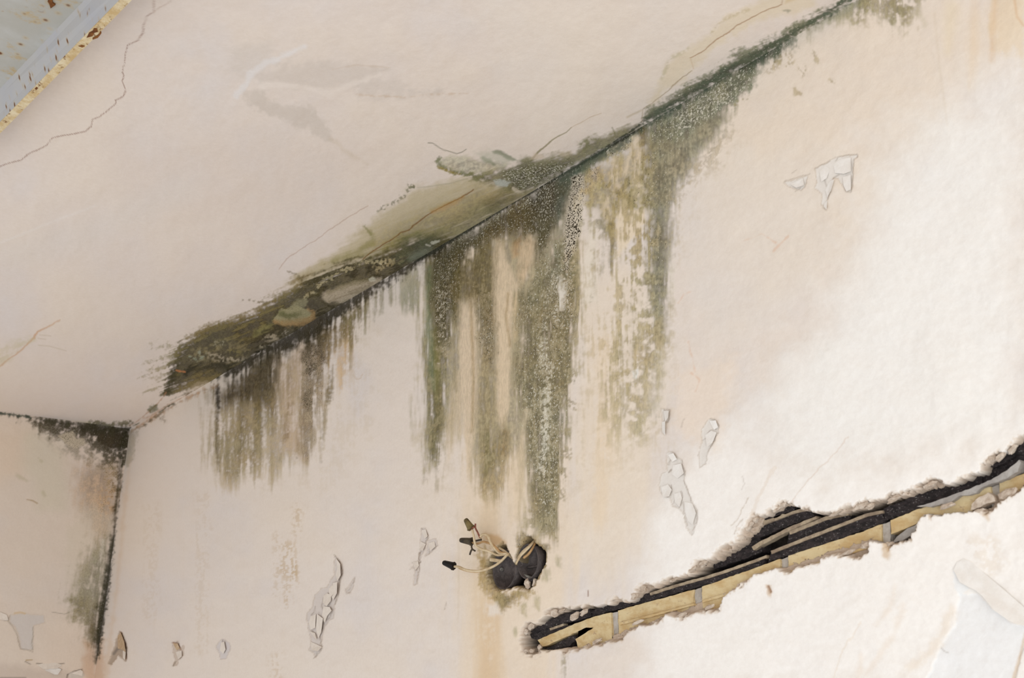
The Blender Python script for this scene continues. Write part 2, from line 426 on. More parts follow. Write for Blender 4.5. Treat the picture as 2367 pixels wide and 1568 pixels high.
S.poly('815,815 850,850 860,880 830,960 800,920 806,880', (214, 206, 202), .5, 30, {'n2': 8})
S.line('818,868 826,878 834,874 838,862', 1, (196, 170, 140), .6, 3, jit=2)

# ---- gap and green fringe x 850-985 ---------------------------------
S.poly('930,640 985,600 984,660 960,710 940,720 925,690', (140, 138, 104), .55, 20, {'s2': 18, 's1': 10}, stk, fx=(.3, .2, .4))
S.poly('950,655 976,640 970,700 940,730 935,700', (132, 136, 112), .35, 14, {'s2': 12}, stk)
# ---- central group ---------------------------------------------------
# olive curtain
S.poly('984,604 1060,556 1300,404 1345,372 1352,430 1335,560 1330,700 1328,860 1315,1000 1300,1150 1276,1245 1215,1235 1200,1130 1180,1060 1160,1130 1110,1130 1075,1010 1050,900 1040,1000 1020,1100 990,1090 976,1000 984,800',
       (146, 138, 100), .62, 26, {'s2': 30, 's1': 12, 'n2': 6}, ({'s2': .6, 's1': .5, 'n2': .4}, -1.3, -.3), fx=(.25, .1, .4))
S.poly('988,612 1044,580 1060,620 1056,700 1046,780 1036,860 1026,960 1018,1060 1000,1080 988,1010 984,900 986,760', (118, 114, 72), .75, 12, {'s1': 8, 's2': 12}, ({'s2': .5, 's1': .6, 'n1': .3}, -1.4, -.3), fx=(.1, .15, .35))
S.line('993,620 992,760 1000,860 1004,900', [5, 8, 9, 4], (112, 128, 96), .55, 10, {'s1': 4})
S.line('1006,760 1008,860 1010,930', [4, 7, 3], (122, 116, 58), .6, 10, {'s1': 4})
S.poly('1008,590 1056,562 1080,560 1070,640 1052,720 1040,800 1012,790 1006,700', (84, 78, 50), .8, 16, {'s2': 12, 'n2': 6}, fx=(.5, .55, .4))
S.poly('1010,670 1036,664 1040,700 1030,740 1036,790 1028,840 1012,840 1014,760', (140, 132, 110), .5, 10, {'n2': 6, 'n1': 3}, motf, fx=(.95, .55, .3))
S.poly('1046,620 1130,560 1146,600 1144,680 1120,740 1096,700 1068,690 1060,740 1050,700', (112, 102, 62), .75, 22, {'s2': 20, 'n2': 8}, fx=(.2, .25, .45))
S.poly('1030,1000 1050,850 1064,860 1060,960 1046,1060 1028,1090', (216, 192, 156), .35, 14, {'s2': 10})
for x, y0, y1, w, o in ((1052, 780, 900, 4, .5), (1018, 900, 1090, 5, .6), (1010, 940, 1060, 10, .5), (1014, 1060, 1130, 3, .35), (988, 1000, 1110, 3, .25)):
    S.line(np.array([(x, y0), (x-4, y1)], float), w, (120, 112, 76), o, 9, {'s1': 6}, stk, fx=(.2, .2, .5))
# pinkish clear runs
S.poly('1066,700 1100,690 1106,740 1108,860 1096,1000 1080,1100 1070,1000 1062,860 1064,760', PINK, .88, 14, {'s1': 7, 's2': 12, 'n2': 4})
S.poly('1142,590 1150,545 1162,560 1180,620 1198,660 1194,740 1180,800 1176,900 1170,960 1160,1000 1146,930 1148,820 1146,700', (226, 204, 173), .92, 12, {'s1': 5, 's2': 8, 'n2': 4})
S.poly('1198,640 1206,560 1228,536 1240,560 1234,600 1222,640 1206,660', (218, 192, 158), .85, 12, {'s1': 4, 's2': 6, 'n2': 3})
S.poly('1184,560 1206,546 1200,590 1186,600', (190, 150, 104), .6, 12, {'n2': 4})
S.line('1192,680 1195,760 1192,790', [4, 5, 3], (224, 200, 160), .8, 8, {'s1': 3})
S.line('1236,632 1220,664 1212,690', [4, 5, 2], (212, 194, 158), .8, 8, {'s1': 3})
S.line('1176,680 1172,730 1180,800', [3, 3, 2], (160, 132, 84), .55, 6, {'s1': 3}, stk)
S.line('1090,700 1092,780 1094,900 1090,1000', [3, 3, 2, 2], (168, 138, 90), .6, 6, {'s1': 3}, stk)
S.line('1254,700 1252,740 1250,770', [3, 3, 1], (206, 170, 120), .7, 6)
# middle olive columns
S.poly('1106,720 1140,690 1150,740 1146,800 1140,860 1120,830 1108,780', (118, 106, 76), .65, 12, {'n2': 8, 's1': 6}, fx=(.65, .65, .4))
S.poly('1106,830 1126,820 1140,860 1144,920 1130,1020 1140,1040 1160,980 1168,1010 1160,1070 1130,1080 1112,1020 1104,930', (142, 130, 92), .6, 20, {'s2': 18, 's1': 10, 'n2': 8}, stk, fx=(.3, .25, .45))
S.poly('1100,1080 1132,1030 1180,1040 1180,1110 1150,1160 1118,1150', (170, 150, 112), .45, 22, {'s2': 18, 'n2': 8}, stkf, fx=(.25, .3, .5))
S.line('1124,1010 1130,1060 1120,1100', [8, 8, 4], (120, 116, 78), .6, 12, {'s1': 8}, stk, fx=(.2, .2, .4))
S.line('1168,1000 1166,1050', [6, 3], (134, 114, 76), .6, 10, {'s1': 6}, stk, fx=(.1, .2, .4))
S.poly('1200,690 1244,640 1290,560 1330,520 1335,640 1328,760 1322,860 1312,940 1316,1000 1300,1100 1282,1220 1262,1240 1240,1200 1222,1130 1212,1040 1204,940 1190,880 1198,780',
       (128, 122, 92), .82, 14, {'s2': 14, 's1': 8, 'n2': 4}, ({'s2': .4, 's1': .5, 'n1': .3}, -1.2, -.1), fx=(.5, .3, .4))
S.poly('1214,900 1250,860 1300,900 1312,960 1290,1100 1272,1220 1250,1180 1226,1080', (140, 134, 108), .6, 22, {'s2': 14, 'n2': 5}, None, fx=(.62, .2, .35))
S.line('1268,880 1262,960 1256,1040 1250,1100', [5, 6, 5, 2], (200, 196, 182), .7, 8, {'s1': 5, 'n1': 2}, motf, fx=(.9, .1, .2))
S.line('1216,950 1206,1000 1208,1080 1212,1180', [6, 4, 4, 3], (222, 204, 172), .6, 10, {'s1': 5})
S.poly('1170,1080 1212,1000 1214,1120 1200,1200 1176,1220', (226, 204, 172), .55, 20, {'s2': 12, 's1': 5})
S.line('1262,740 1256,830 1270,860', [5, 7, 8], (190, 188, 176), .55, 12, {'n1': 4, 'n2': 4}, motf, fx=(.95, .3, .2))
for cx, cy, r in ((1300, 886, 9), (1322, 868, 11), (1310, 1046, 8), (1300, 1090, 9), (1296, 1140, 8), (1312, 1000, 6), (1318, 930, 9), (1366, 690, 5), (1238, 1190, 16), (1264, 1215, 12)):
    S.poly(np.array([(cx-r, cy-r), (cx+r, cy-r), (cx+r*.8, cy+r*1.6), (cx-r*.8, cy+r*1.6)], float), (150, 140, 108), .6, r, {'n1': r*.4, 'n2': r*.5}, motf, fx=(.3, .3, .4))
# dark top part under the edge, speckled
S.poly('1000,585 1060,545 1180,472 1300,398 1330,380 1352,392 1320,440 1300,500 1270,560 1240,600 1236,540 1200,530 1150,540 1120,560 1080,600 1040,640 1010,640', (82, 78, 54), .86, 20, {'n2': 9, 's1': 8, 's2': 8}, fx=(.5, .45, .4))
S.poly('1130,500 1200,460 1240,470 1230,540 1190,560 1150,548 1110,560', (104, 88, 48), .6, 24, {'n2': 8}, fx=(.5, .4, .45))
S.poly('1210,450 1300,402 1310,440 1280,500 1240,500', (66, 60, 50), .55, 22, {'n2': 8}, fx=(.75, .7, .3))
S.poly('1290,420 1330,378 1350,372 1330,430 1306,480 1290,520 1280,480', (98, 110, 100), .7, 18, {'n2': 6}, fx=(.3, .15, .2))
S.poly('1270,560 1300,520 1310,620 1290,700 1262,700', (150, 150, 134), .4, 18, {'n2': 8}, motf, fx=(.8, .4, .3))
S.line('1290,650 1296,700 1290,750', [10, 12, 8], (140, 134, 116), .5, 14, {'n2': 8}, motf, fx=(.9, .75, .3))
# white peeled band with brown flecks x 1290-1350
S.poly('1322,408 1345,400 1352,440 1348,500 1340,560 1322,600 1312,640 1304,600 1306,540 1312,480', (216, 204, 184), .92, 9, {'n1': 4, 'n2': 6}, fx=(.1, .86, .1))
S.poly('1296,640 1312,648 1310,690 1302,720 1294,716 1290,670', (222, 214, 200), .98, 4, {'n1': 2, 'n2': 3}, fx=(0, .1, 0))
S.poly('1300,600 1324,580 1330,620 1322,680 1326,760 1312,780 1300,730', (170, 156, 130), .6, 10, {'n2': 7}, motf, fx=(.75, .85, .2))
S.poly('1355,395 1388,380 1392,430 1376,470 1362,470 1350,430', (176, 160, 132), .7, 12, {'n2': 8}, fx=(.6, .85, .2))
S.line('1302,650 1310,648', 2, (110, 90, 50), .8, 3)
# green-grey directly under the edge 1330-1500
S.poly('1320,390 1400,335 1482,284 1500,280 1502,300 1470,320 1440,350 1390,370 1350,400', (116, 124, 104), .9, 12, {'n2': 6}, fx=(.35, .25, .3))
S.poly('1400,348 1462,314 1470,330 1430,362 1408,364', (176, 168, 150), .6, 10, {'n2': 6}, motf, fx=(.85, .85, .2))
# mottled olive 1340-1520
S.poly('1390,380 1450,345 1500,320 1510,440 1506,500 1470,490 1430,500 1400,560 1380,500 1350,470 1360,420', (186, 172, 132), .7, 26, {'s2': 10, 'n2': 12}, None, fx=(.15, .2, .25))
S.poly('1400,430 1450,400 1506,380 1508,470 1450,490 1420,480', (142, 132, 94), .7, 20, {'n2': 18, 'n1': 5}, ({'n2': 1, 'n1': .3}, -.35, .15), fx=(.5, .45, .4))
S.poly('1380,470 1400,500 1406,560 1380,530 1350,520 1352,480', (158, 150, 122), .6, 14, {'n2': 12}, mot, fx=(.3, .2, .3))
S.line('1414,520 1416,560 1411,600 1412,630', [7, 7, 4, 2], (140, 128, 86), .85, 8, {'s1': 4}, fx=(.2, .1, .3))
S.line('1390,510 1396,560 1392,630', [5, 4, 3], (150, 146, 122), .65, 8, {'s1': 5}, stk, fx=(.1, .1, .3))
S.line('1485,300 1486,330', [11, 8], (126, 108, 66), .8, 12, {'n2': 4}, fx=(.3, .4, .4))
for a in ('1470,320 1455,360 1445,400', '1480,350 1470,380 1466,410', '1420,370 1420,410 1428,430', '1465,415 1480,440 1472,450', '1438,470 1436,500', '1400,460 1404,500'):
    S.line(a, 8, (227, 209, 182), .8, 10, {'n2': 7, 's1': 5})
S.poly('1424,500 1440,486 1490,484 1496,510 1480,540 1456,560 1424,600', (228, 210, 182), .85, 10, {'n2': 6})
S.poly('1366,520 1386,510 1388,600 1380,700 1350,700 1344,620 1356,560', (230, 219, 202), .8, 16, {'s2': 8, 's1': 5})
# right column 1490-1550 down to 1000
S.poly('1496,290 1640,215 1700,160 1740,150 1730,190 1690,240 1680,290 1650,330 1610,370 1585,410 1560,440 1548,480 1546,560 1540,640 1536,720 1534,790 1516,780 1500,720 1494,620 1500,520 1496,420',
       (138, 136, 114), .88, 24, {'n2': 9, 's1': 7, 'n3': 8}, None, fx=(.28, .12, .38))
S.poly('1494,360 1512,350 1516,500 1512,560 1500,560', (150, 142, 116), .5, 12, {'n2': 8}, motf, fx=(.8, .6, .3))
S.poly('1480,640 1512,560 1520,700 1512,780 1480,720', (160, 152, 116), .5, 24, {'n2': 14, 's1': 8}, mot, fx=(.3, .2, .4))
S.line('1530,600 1532,680 1530,720', [6, 6, 3], (110, 106, 76), .5, 9, {'s1': 6}, fx=(.1, .2, .4))
S.poly('1466,760 1520,700 1540,790 1520,860 1500,900 1500,1000 1480,1010 1440,960 1440,880 1456,820', (176, 164, 130), .5, 40, {'s2': 24, 'n2': 14}, mot, fx=(.2, .15, .45))
S.line('1500,780 1494,840 1486,860 1470,880 1446,900 1442,960', [10, 8, 6, 5, 5, 3], (150, 140, 104), .6, 14, {'s1': 8, 'n2': 8}, stk, fx=(.1, .15, .4))
S.line('1420,740 1416,800 1424,900 1420,1000', [10, 12, 10, 6], (186, 172, 134), .5, 24, {'s2': 14, 'n2': 8}, stkf, fx=(0, .1, .4))
S.line('1520,790 1512,880 1504,960', [10, 12, 8], (168, 164, 146), .45, 26, {'s1': 10, 'n2': 10}, stk, fx=(.1, .1, .4))
S.line('1500,640 1470,680 1460,700', [8, 9, 5], (160, 150, 110), .5, 16, {'n2': 10}, mot, fx=(.1, .2, .4))
S.poly('1462,858 1474,852 1476,866 1468,878 1462,872', (226, 222, 214), .9, 4, {'n1': 2})
S.poly('1540,620 1556,600 1560,660 1548,700', (226, 216, 202), .7, 14, {'n2': 6})
# wedge of grey mould beneath the edge 1500-1830, and the deep seam
S.poly('1500,276 1600,218 1700,160 1790,108 1840,80 1846,96 1800,130 1760,150 1740,190 1700,240 1650,260 1560,330 1510,320', (124, 130, 114), .9, 20, {'n2': 9, 'n1': 4}, None, fx=(.62, .3, .25))
S.poly('1560,250 1680,190 1690,240 1600,300 1540,310', (140, 140, 122), .5, 24, {'n2': 8}, None, fx=(.78, .45, .25))
S.poly('1640,340 1690,290 1660,370 1600,420 1560,470 1560,430', (178, 168, 150), .5, 26, {'n2': 16, 'n1': 6}, motf, fx=(.1, .35, .4))
S.poly('1690,160 1760,112 1800,92 1810,120 1770,140 1730,170', (70, 82, 70), .85, 16, {'n2': 7}, None, fx=(.5, .2, .3))
S.poly('1832,74 1900,34 1980,-10 2010,-20 2020,30 1980,50 1940,46 1900,60 1860,90', (150, 148, 116), .65, 20, {'n2': 10, 's1': 8}, stk, fx=(.3, .2, .4))
S.poly('1980,-20 2140,-20 2120,30 2095,62 2070,60 2040,50 2020,30 2000,50 1980,46 1975,20', (142, 136, 100), .62, 24, {'n2': 14, 's2': 10}, ({'n2': .8, 's1': .4}, -.8, 0), fx=(.3, .1, .35))
S.poly('2050,-10 2110,-10 2096,40 2060,50', (126, 122, 86), .5, 20, {'n2': 10}, mot, fx=(.35, .1, .3))
S.line('2120,40 2130,40 2140,60', 6, (196, 186, 160), .35, 14, {'n2': 6})
for a, w in (('1776,160 1788,152', 7), ('1826,128 1830,142 1822,150', 3.5), ('1880,120 1886,140', 4), ('1850,160 1858,170', 7), ('1836,208 1842,215 1852,217', 2), ('1856,180 1860,150', 3), ('1700,242 1726,222', 3), ('1800,140 1820,120', 4), ('1918,186 1922,188', 3)):
    S.line(a, w, (166, 152, 116), .55, 8, {'n2': 5}, motf, fx=(.1, .2, .4))
# extra mottling right of the peeled band and thin dusting around the colonies
S.poly('1384,396 1420,364 1500,330 1512,480 1506,600 1500,700 1470,720 1450,640 1440,560 1400,520 1384,640 1368,600 1372,500', (158, 146, 106), .62, 26, {'s2': 14, 'n2': 10}, ({'s1': .6, 'n2': .7, 's2': .3}, -.3, .35), fx=(.2, .2, .3))
S.poly('1440,560 1500,500 1512,700 1500,860 1450,900 1410,860 1420,700', (166, 154, 116), .5, 30, {'s2': 18, 'n2': 12}, ({'s1': .5, 'n2': .8, 's2': .3}, -.1, .5), fx=(.15, .2, .35))
S.poly('1360,640 1440,620 1500,720 1500,960 1440,1040 1380,1000 1350,820', (186, 172, 138), .4, 50, {'s2': 22, 'n2': 12}, ({'s1': .5, 'n2': .7, 's2': .5}, -.1, .6), fx=(.05, .2, .3))
S.poly('1496,300 1560,262 1556,420 1546,560 1536,700 1524,780 1506,700 1500,560', (140, 138, 116), .45, 22, {'n2': 8, 's1': 6}, None, fx=(.45, .3, .35))
S.poly('1040,600 1100,560 1150,560 1146,640 1140,700 1130,760 1100,720 1070,700 1052,780', (110, 100, 64), .5, 22, {'s2': 16}, ({'s1': .6, 'n2': .5}, -.5, .3), fx=(.3, .3, .4))
S.poly('1190,620 1240,600 1300,600 1330,640 1328,800 1318,900 1290,900 1230,880 1200,800', (120, 114, 84), .4, 24, {'s2': 12}, ({'s1': .6, 'n2': .5}, -.4, .4), fx=(.6, .4, .4))
for cx, y0, y1, ww in ((1340, 560, 740, 5), (1345, 780, 860, 4), (1375, 600, 700, 3), (1462, 700, 800, 6), (1436, 780, 860, 5), (1478, 900, 1000, 5), (1402, 860, 960, 4)):
    S.line(np.array([(cx, y0), (cx-3, y1)], float), ww, (158, 148, 112), .5, 12, {'s1': 6, 'n2': 4}, stk, fx=(.1, .2, .35))
for q in ('1340,560 1560,520 1580,800 1540,1100 1340,1100', '480,900 880,700 860,1000 760,1120 500,1130', '960,640 1340,560 1340,1200 1260,1260 1060,1240 960,1080', '1500,420 1700,240 1720,320 1600,480 1560,640'):
    S.poly(q, None, 1, 60, {'n3': 20, 'n2': 10}, ({'n2': .6, 's1': .5}, -.1, .5), fx=(.03, .22, .16)) if False else S.poly(q, (206, 190, 164), .22, 60, {'n3': 20, 'n2': 10}, ({'n2': .6, 's1': .5, 'n1': .4}, -.1, .6))
S.poly('984,612 1060,566 1200,484 1300,420 1320,440 1290,520 1240,560 1180,530 1120,560 1060,640 1040,740 1010,760 1000,660', (70, 64, 42), .5, 24, {'s2': 14, 'n2': 8}, ({'s1': .6, 'n2': .6}, -.5, .3), fx=(.55, .5, .4))
S.poly('505,890 560,850 640,802 740,744 800,712 790,740 740,790 640,850 636,900 560,930 515,930', (52, 44, 28), .6, 18, {'s2': 14, 's1': 6, 'n2': 6}, ({'s1': .6, 'n2': .6}, -.6, .2), fx=(.1, .4, .4))
# the seam itself, on the wall side
S.line('496,878 530,861 560,846 600,821 640,799 670,784 700,768 730,751 760,731 790,710 820,692 860,667 900,643 960,607 1000,584 1060,547 1120,510', [3, 9, 13, 12, 14, 20, 22, 24, 20, 14, 13, 10, 10, 9, 9, 7, 4], DK, .93, 12, {'n1': 4, 'n2': 7, 's1': 6}, None, fx=(.25, .3, .3))
S.line('1040,566 1120,518 1180,482 1220,460', [5, 7, 6, 4], (150, 146, 126), .4, 8, {'n2': 5, 'n1': 2}, motf, fx=(.9, .7, .3))
S.line('960,603 1000,580 1060,544 1180,473 1300,403 1400,344 1480,296', [5, 8, 5, 3, 4, 3.5, 3], (40, 44, 34), .92, 5, {'n1': 2})
S.line('1300,408 1340,384 1400,346', [12, 10, 7], (70, 82, 68), .6, 16, {'n2': 4})
S.line('1480,290 1560,240 1640,192 1700,152 1760,118 1800,96 1850,66 1920,28 1990,-16', [9, 10, 9, 12, 12, 7, 5, 4, 4], (58, 72, 62), .85, 14, {'n1': 4, 'n2': 6}, None, fx=(.3, .15, .25))
S.line('1480,288 1640,196 1760,122 1800,100', [2, 2.5, 3, 2], (34, 42, 36), .8, 4, {'n1': 2})
# thin run from the corner to 500
S.line('300,1000 360,962 420,928 470,904 500,894', [2, 2.5, 2, 3, 4], (176, 140, 106), .7, 7, {'n2': 3}, None, fx=(0, .25, .3))
S.line('320,992 350,972 375,955', 1.6, (90, 84, 66), .7, 4, {'n1': 3}, motf)
S.line('372,950 396,932 404,936', [4, 4, 2], (70, 74, 48), .8, 7, {'n1': 2}, None, fx=(0, .3, .3))
S.line('372,966 380,972', 4, (120, 100, 76), .5, 8, None, motf, fx=(0, .6, .2))
S.line('488,905 484,930', [8, 4], (120, 106, 70), .5, 12, {'s1': 6}, stk, fx=(0, .2, .4))
S.poly('290,1000 318,996 304,1060 296,1080 286,1060', (160, 150, 128), .5, 12, {'n2': 4, 'n1': 3}, None, fx=(.1, .3, .4))
S.line('286,1010 282,1060 276,1130 262,1240 250,1340 236,1440 226,1520', [4, 2.5, 2, 3, 5, 6, 3], (48, 46, 30), .85, 6, {'n1': 2}, None, fx=(.1, .2, .2))

# ---- around the electrical box --------------------------------------
S.poly('1108,1270 1130,1262 1128,1320 1140,1360 1160,1372 1200,1370 1230,1366 1190,1400 1162,1412 1150,1396 1120,1372 1108,1330', (168, 148, 104), .75, 12, {'n2': 8, 'n1': 3}, None, fx=(.1, .25, .4))
S.poly('1146,1380 1200,1372 1180,1398 1160,1412 1150,1400', (142, 132, 98), .7, 12, {'n2': 8}, None, fx=(.1, .3, .4))
S.poly('1108,1290 1124,1280 1122,1340 1108,1350', (176, 146, 88), .5, 12, {'n2': 4})
S.poly('1190,1240 1206,1228 1230,1236 1240,1250 1262,1256 1268,1246 1272,1262 1262,1290 1240,1262 1216,1250 1200,1270 1188,1262', (168, 156, 128), .8, 10, {'n2': 6}, None, fx=(.1, .4, .4))
S.poly('1120,1232 1150,1240 1168,1256 1140,1262 1124,1250', (196, 158, 108), .7, 12, {'n2': 5})
S.line('1284,1244 1286,1258', 3, (120, 110, 70), .6, 6, {'n1': 2}, motf)
S.poly('1124,1396 1150,1394 1160,1420 1130,1424', (230, 220, 208), .7, 10, {'n2': 5})
for cx, cy, r in ((1211, 1410, 8), (1190, 1460, 6), (1240, 1395, 8), (1290, 1300, 8), (1262, 1330, 9), (1300, 1532, 5)):
    S.poly(np.array([(cx-r*.6, cy-r*1.6), (cx+r*.6, cy-r*1.4), (cx+r*.6, cy+r*1.6), (cx-r*.7, cy+r)], float), (166, 160, 128), .55, r, {'n2': 4, 's1': 3}, None, fx=(.1, .2, .4))
S.line('1302,1515 1304,1568', [5, 3], (150, 138, 112), .6, 8, {'s1': 4}, stk, fx=(0, .2, .3))
S.line('1060,1240 1060,1350 1058,1440', [1.5, 1.5, 1], (190, 170, 136), .25, 5, {'s1': 2})

# recess of the electrical box (two overlapping round holes with a tongue of plaster between them)
BOX = '1133,1284 1126,1300 1124,1325 1130,1345 1140,1358 1152,1365 1165,1364 1178,1362 1188,1357 1200,1359 1212,1363 1220,1364 1229,1359 1234,1352 1239,1342 1245,1330 1252,1316 1258,1303 1260,1285 1257,1272 1248,1263 1238,1257 1230,1247 1219,1238 1206,1250 1197,1265 1191,1285 1189,1300 1187,1305 1180,1291 1172,1274 1166,1262 1158,1256 1150,1262 1140,1274'
S.poly(BOX, (150, 134, 104), .95, 4, {'n1': 1.5}, h=-.004, off=-2, fx=(0, .4, .4))
S.poly(BOX, (40, 34, 32), .97, 5, {'n1': 1.5}, h=-.045, off=4, fx=(0, 0, 0))

# ---- long chased channel --------------------------------------------
CH = '1205,1453 1213,1440 1228,1439 1241,1438 1258,1427 1261,1407 1281,1402 1307,1408 1337,1402 1357,1400 1370,1404 1395,1402 1398,1391 1403,1399 1421,1379 1440,1386 1454,1389 1461,1372 1477,1351 1504,1350 1517,1344 1555,1336 1591,1323 1606,1295 1644,1290 1654,1273 1672,1262 1700,1250 1717,1219 1742,1183 1756,1191 1782,1180 1807,1156 1832,1162 1838,1174 1858,1172 1875,1180 1908,1188 1942,1174 1999,1155 2027,1157 2066,1140 2117,1126 2151,1104 2162,1104 2185,1118 2204,1115 2216,1104 2264,1093 2275,1064 2292,1050 2320,1042 2348,1011 2367,1002 2420,985 2420,1100 2367,1122 2320,1160 2309,1166 2280,1188 2249,1183 2221,1174 2179,1174 2151,1197 2134,1186 2120,1211 2106,1245 2086,1253 2063,1265 2050,1276 2038,1250 2004,1251 2004,1279 1976,1293 1942,1284 1897,1293 1886,1304 1846,1310 1818,1327 1793,1315 1742,1330 1706,1363 1712,1351 1669,1382 1659,1412 1623,1417 1575,1432 1558,1432 1535,1425 1530,1437 1497,1445 1471,1453 1446,1465 1436,1483 1421,1481 1383,1493 1355,1501 1314,1506 1304,1519 1286,1503 1256,1503 1233,1519 1205,1506 1202,1478'
CHP = pts(CH)
w_ch = {'n1': 4, 'n2': 4}
S.poly(CHP, (222, 206, 188), .8, 5, w_ch, h=-.001, off=-2, fx=(0, .1, .1))
S.poly(CHP, (208, 188, 168), .97, 4, w_ch, h=-.007, off=2.5, fx=(.1, .2, .15))
S.poly(CHP, (190, 170, 150), .97, 6, {'n1': 4, 'n2': 7}, h=-.009, off=7, fx=(.2, .3, .15))
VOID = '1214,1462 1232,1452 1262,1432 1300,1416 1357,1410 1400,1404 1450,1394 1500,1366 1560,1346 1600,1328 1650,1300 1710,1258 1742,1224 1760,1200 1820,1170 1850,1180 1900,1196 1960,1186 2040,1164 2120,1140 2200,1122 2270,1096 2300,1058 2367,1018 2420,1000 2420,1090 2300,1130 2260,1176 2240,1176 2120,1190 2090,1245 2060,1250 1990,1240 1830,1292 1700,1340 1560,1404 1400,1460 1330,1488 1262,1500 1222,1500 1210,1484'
S.poly(VOID, (9, 7, 7), .97, 4, {'n1': 3, 'n2': 4}, h=-.032, off=-4, fx=(.1, 0, 0))  # shade of the cavity painted in as near-black
S.line('2046,1262 2048,1284 2052,1292', [7, 9, 3], (206, 178, 142), .7, 10, {'n2': 3})
S.line('2278,1190 2284,1202', [6, 3], (206, 178, 142), .6, 10)
# cracks and scratches near the channel
for a, w, c_, o in (('1830,1160 1870,1110 1920,1060 1960,1010', 1.1, (212, 190, 172), .55), ('1742,1183 1770,1120 1790,1080', 4, (224, 208, 190), .4), ('1690,1215 1705,1200 1730,1150', 1, (190, 172, 150), .6),
                    ('1357,1366 1357,1378', 1.6, (140, 108, 90), .8), ('1700,1235 1708,1212 1716,1200', 1.2, (180, 160, 140), .6), ('1900,1640 1950,1500 1990,1440', 2, (226, 210, 190), .4)):
    S.line(a, w, c_, o, 3, jit=2)
S.poly('1768,1352 1780,1354 1784,1372 1776,1384 1770,1370', (206, 178, 148), .7, 6, {'n1': 2})
S.line('1772,1356 1778,1368', 3, (150, 112, 82), .8, 4, h=-.003)

# ---- patches where the paint has flaked away ------------------------
def patch(S, p, c=(228, 222, 214), op=.85, h=-.0012, edge=(176, 158, 138), soft=2.5):
    p = pts(p)
    S.poly(p, edge, .5, 3, {'n1': 1.5}, off=-1.5)
    S.poly(p, c, op, soft, {'n1': 1.5}, h=h, off=.5, fx=(0, 0, 0))
for p in ('1812,422 1830,418 1866,408 1862,430 1852,440 1838,436 1816,427', '1886,390 1912,378 1918,372 1934,364 1966,360 1980,357 1981,362 1974,368 1971,400 1969,430 1966,444 1955,442 1948,430 1938,414 1926,412 1920,440 1912,462 1908,486 1898,472 1902,450 1884,436 1888,420',
          '1526,946 1534,948 1536,970 1536,1004 1528,1000 1530,974', '1534,946 1547,948 1543,976 1537,974', '1636,970 1650,968 1661,984 1660,1000 1650,1020 1636,1040 1630,1072 1618,1080 1614,1050 1622,1020 1620,996',
          '1540,1048 1552,1044 1566,1060 1574,1064 1584,1092 1582,1112 1592,1140 1600,1160 1612,1180 1614,1200 1604,1222 1600,1236 1588,1220 1582,1190 1570,1176 1556,1170 1548,1150 1526,1140 1522,1120 1530,1096 1542,1090'):
    patch(S, p)
for p in ('774,1284 784,1296 789,1318 786,1340 780,1370 774,1396 768,1430 758,1436 748,1450 744,1476 738,1492 744,1500 730,1520 726,1508 716,1504 720,1486 712,1450 708,1420 722,1404 728,1376 742,1362 756,1360 764,1340 772,1330',
          '818,1336 816,1350 806,1374 798,1368', '976,1222 984,1222 990,1240 984,1262 972,1286 964,1306 962,1350 956,1352 958,1316 950,1312 966,1296 972,1262', '990,1250 1008,1246 1012,1262 996,1276 984,1286'):
    patch(S, p, (212, 202, 194), .8, -.001, (170, 150, 130))
patch(S, '276,1460 282,1464 292,1500 290,1528 284,1524 272,1514 266,1526 258,1536 252,1534 262,1504 268,1480', (176, 158, 140), .9, -.003, (150, 118, 84))
S.line('278,1462 284,1480 290,1506 289,1524', 1.6, (136, 94, 50), .85, 3)
S.line('262,1512 270,1500 280,1496', 3, (120, 112, 104), .7, 4)
patch(S, '399,1486 410,1484 418,1500 424,1494 424,1516 414,1524 408,1538 401,1540 406,1526 402,1510', (206, 190, 174), .8, -.0015, (160, 132, 108))
S.line('399,1486 408,1489 416,1497 417,1503', 1.8, (150, 112, 88), .8, 3)
S.line('406,1530 400,1540', 1.2, (130, 112, 92), .8, 3)
patch(S, '508,1482 516,1480 530,1486 532,1500 524,1522 510,1524 508,1510 500,1496', (212, 204, 200), .8, -.001, (176, 160, 148))
S.line('514,1480 517,1492 520,1508', 1, (150, 134, 118), .8, 2.4)
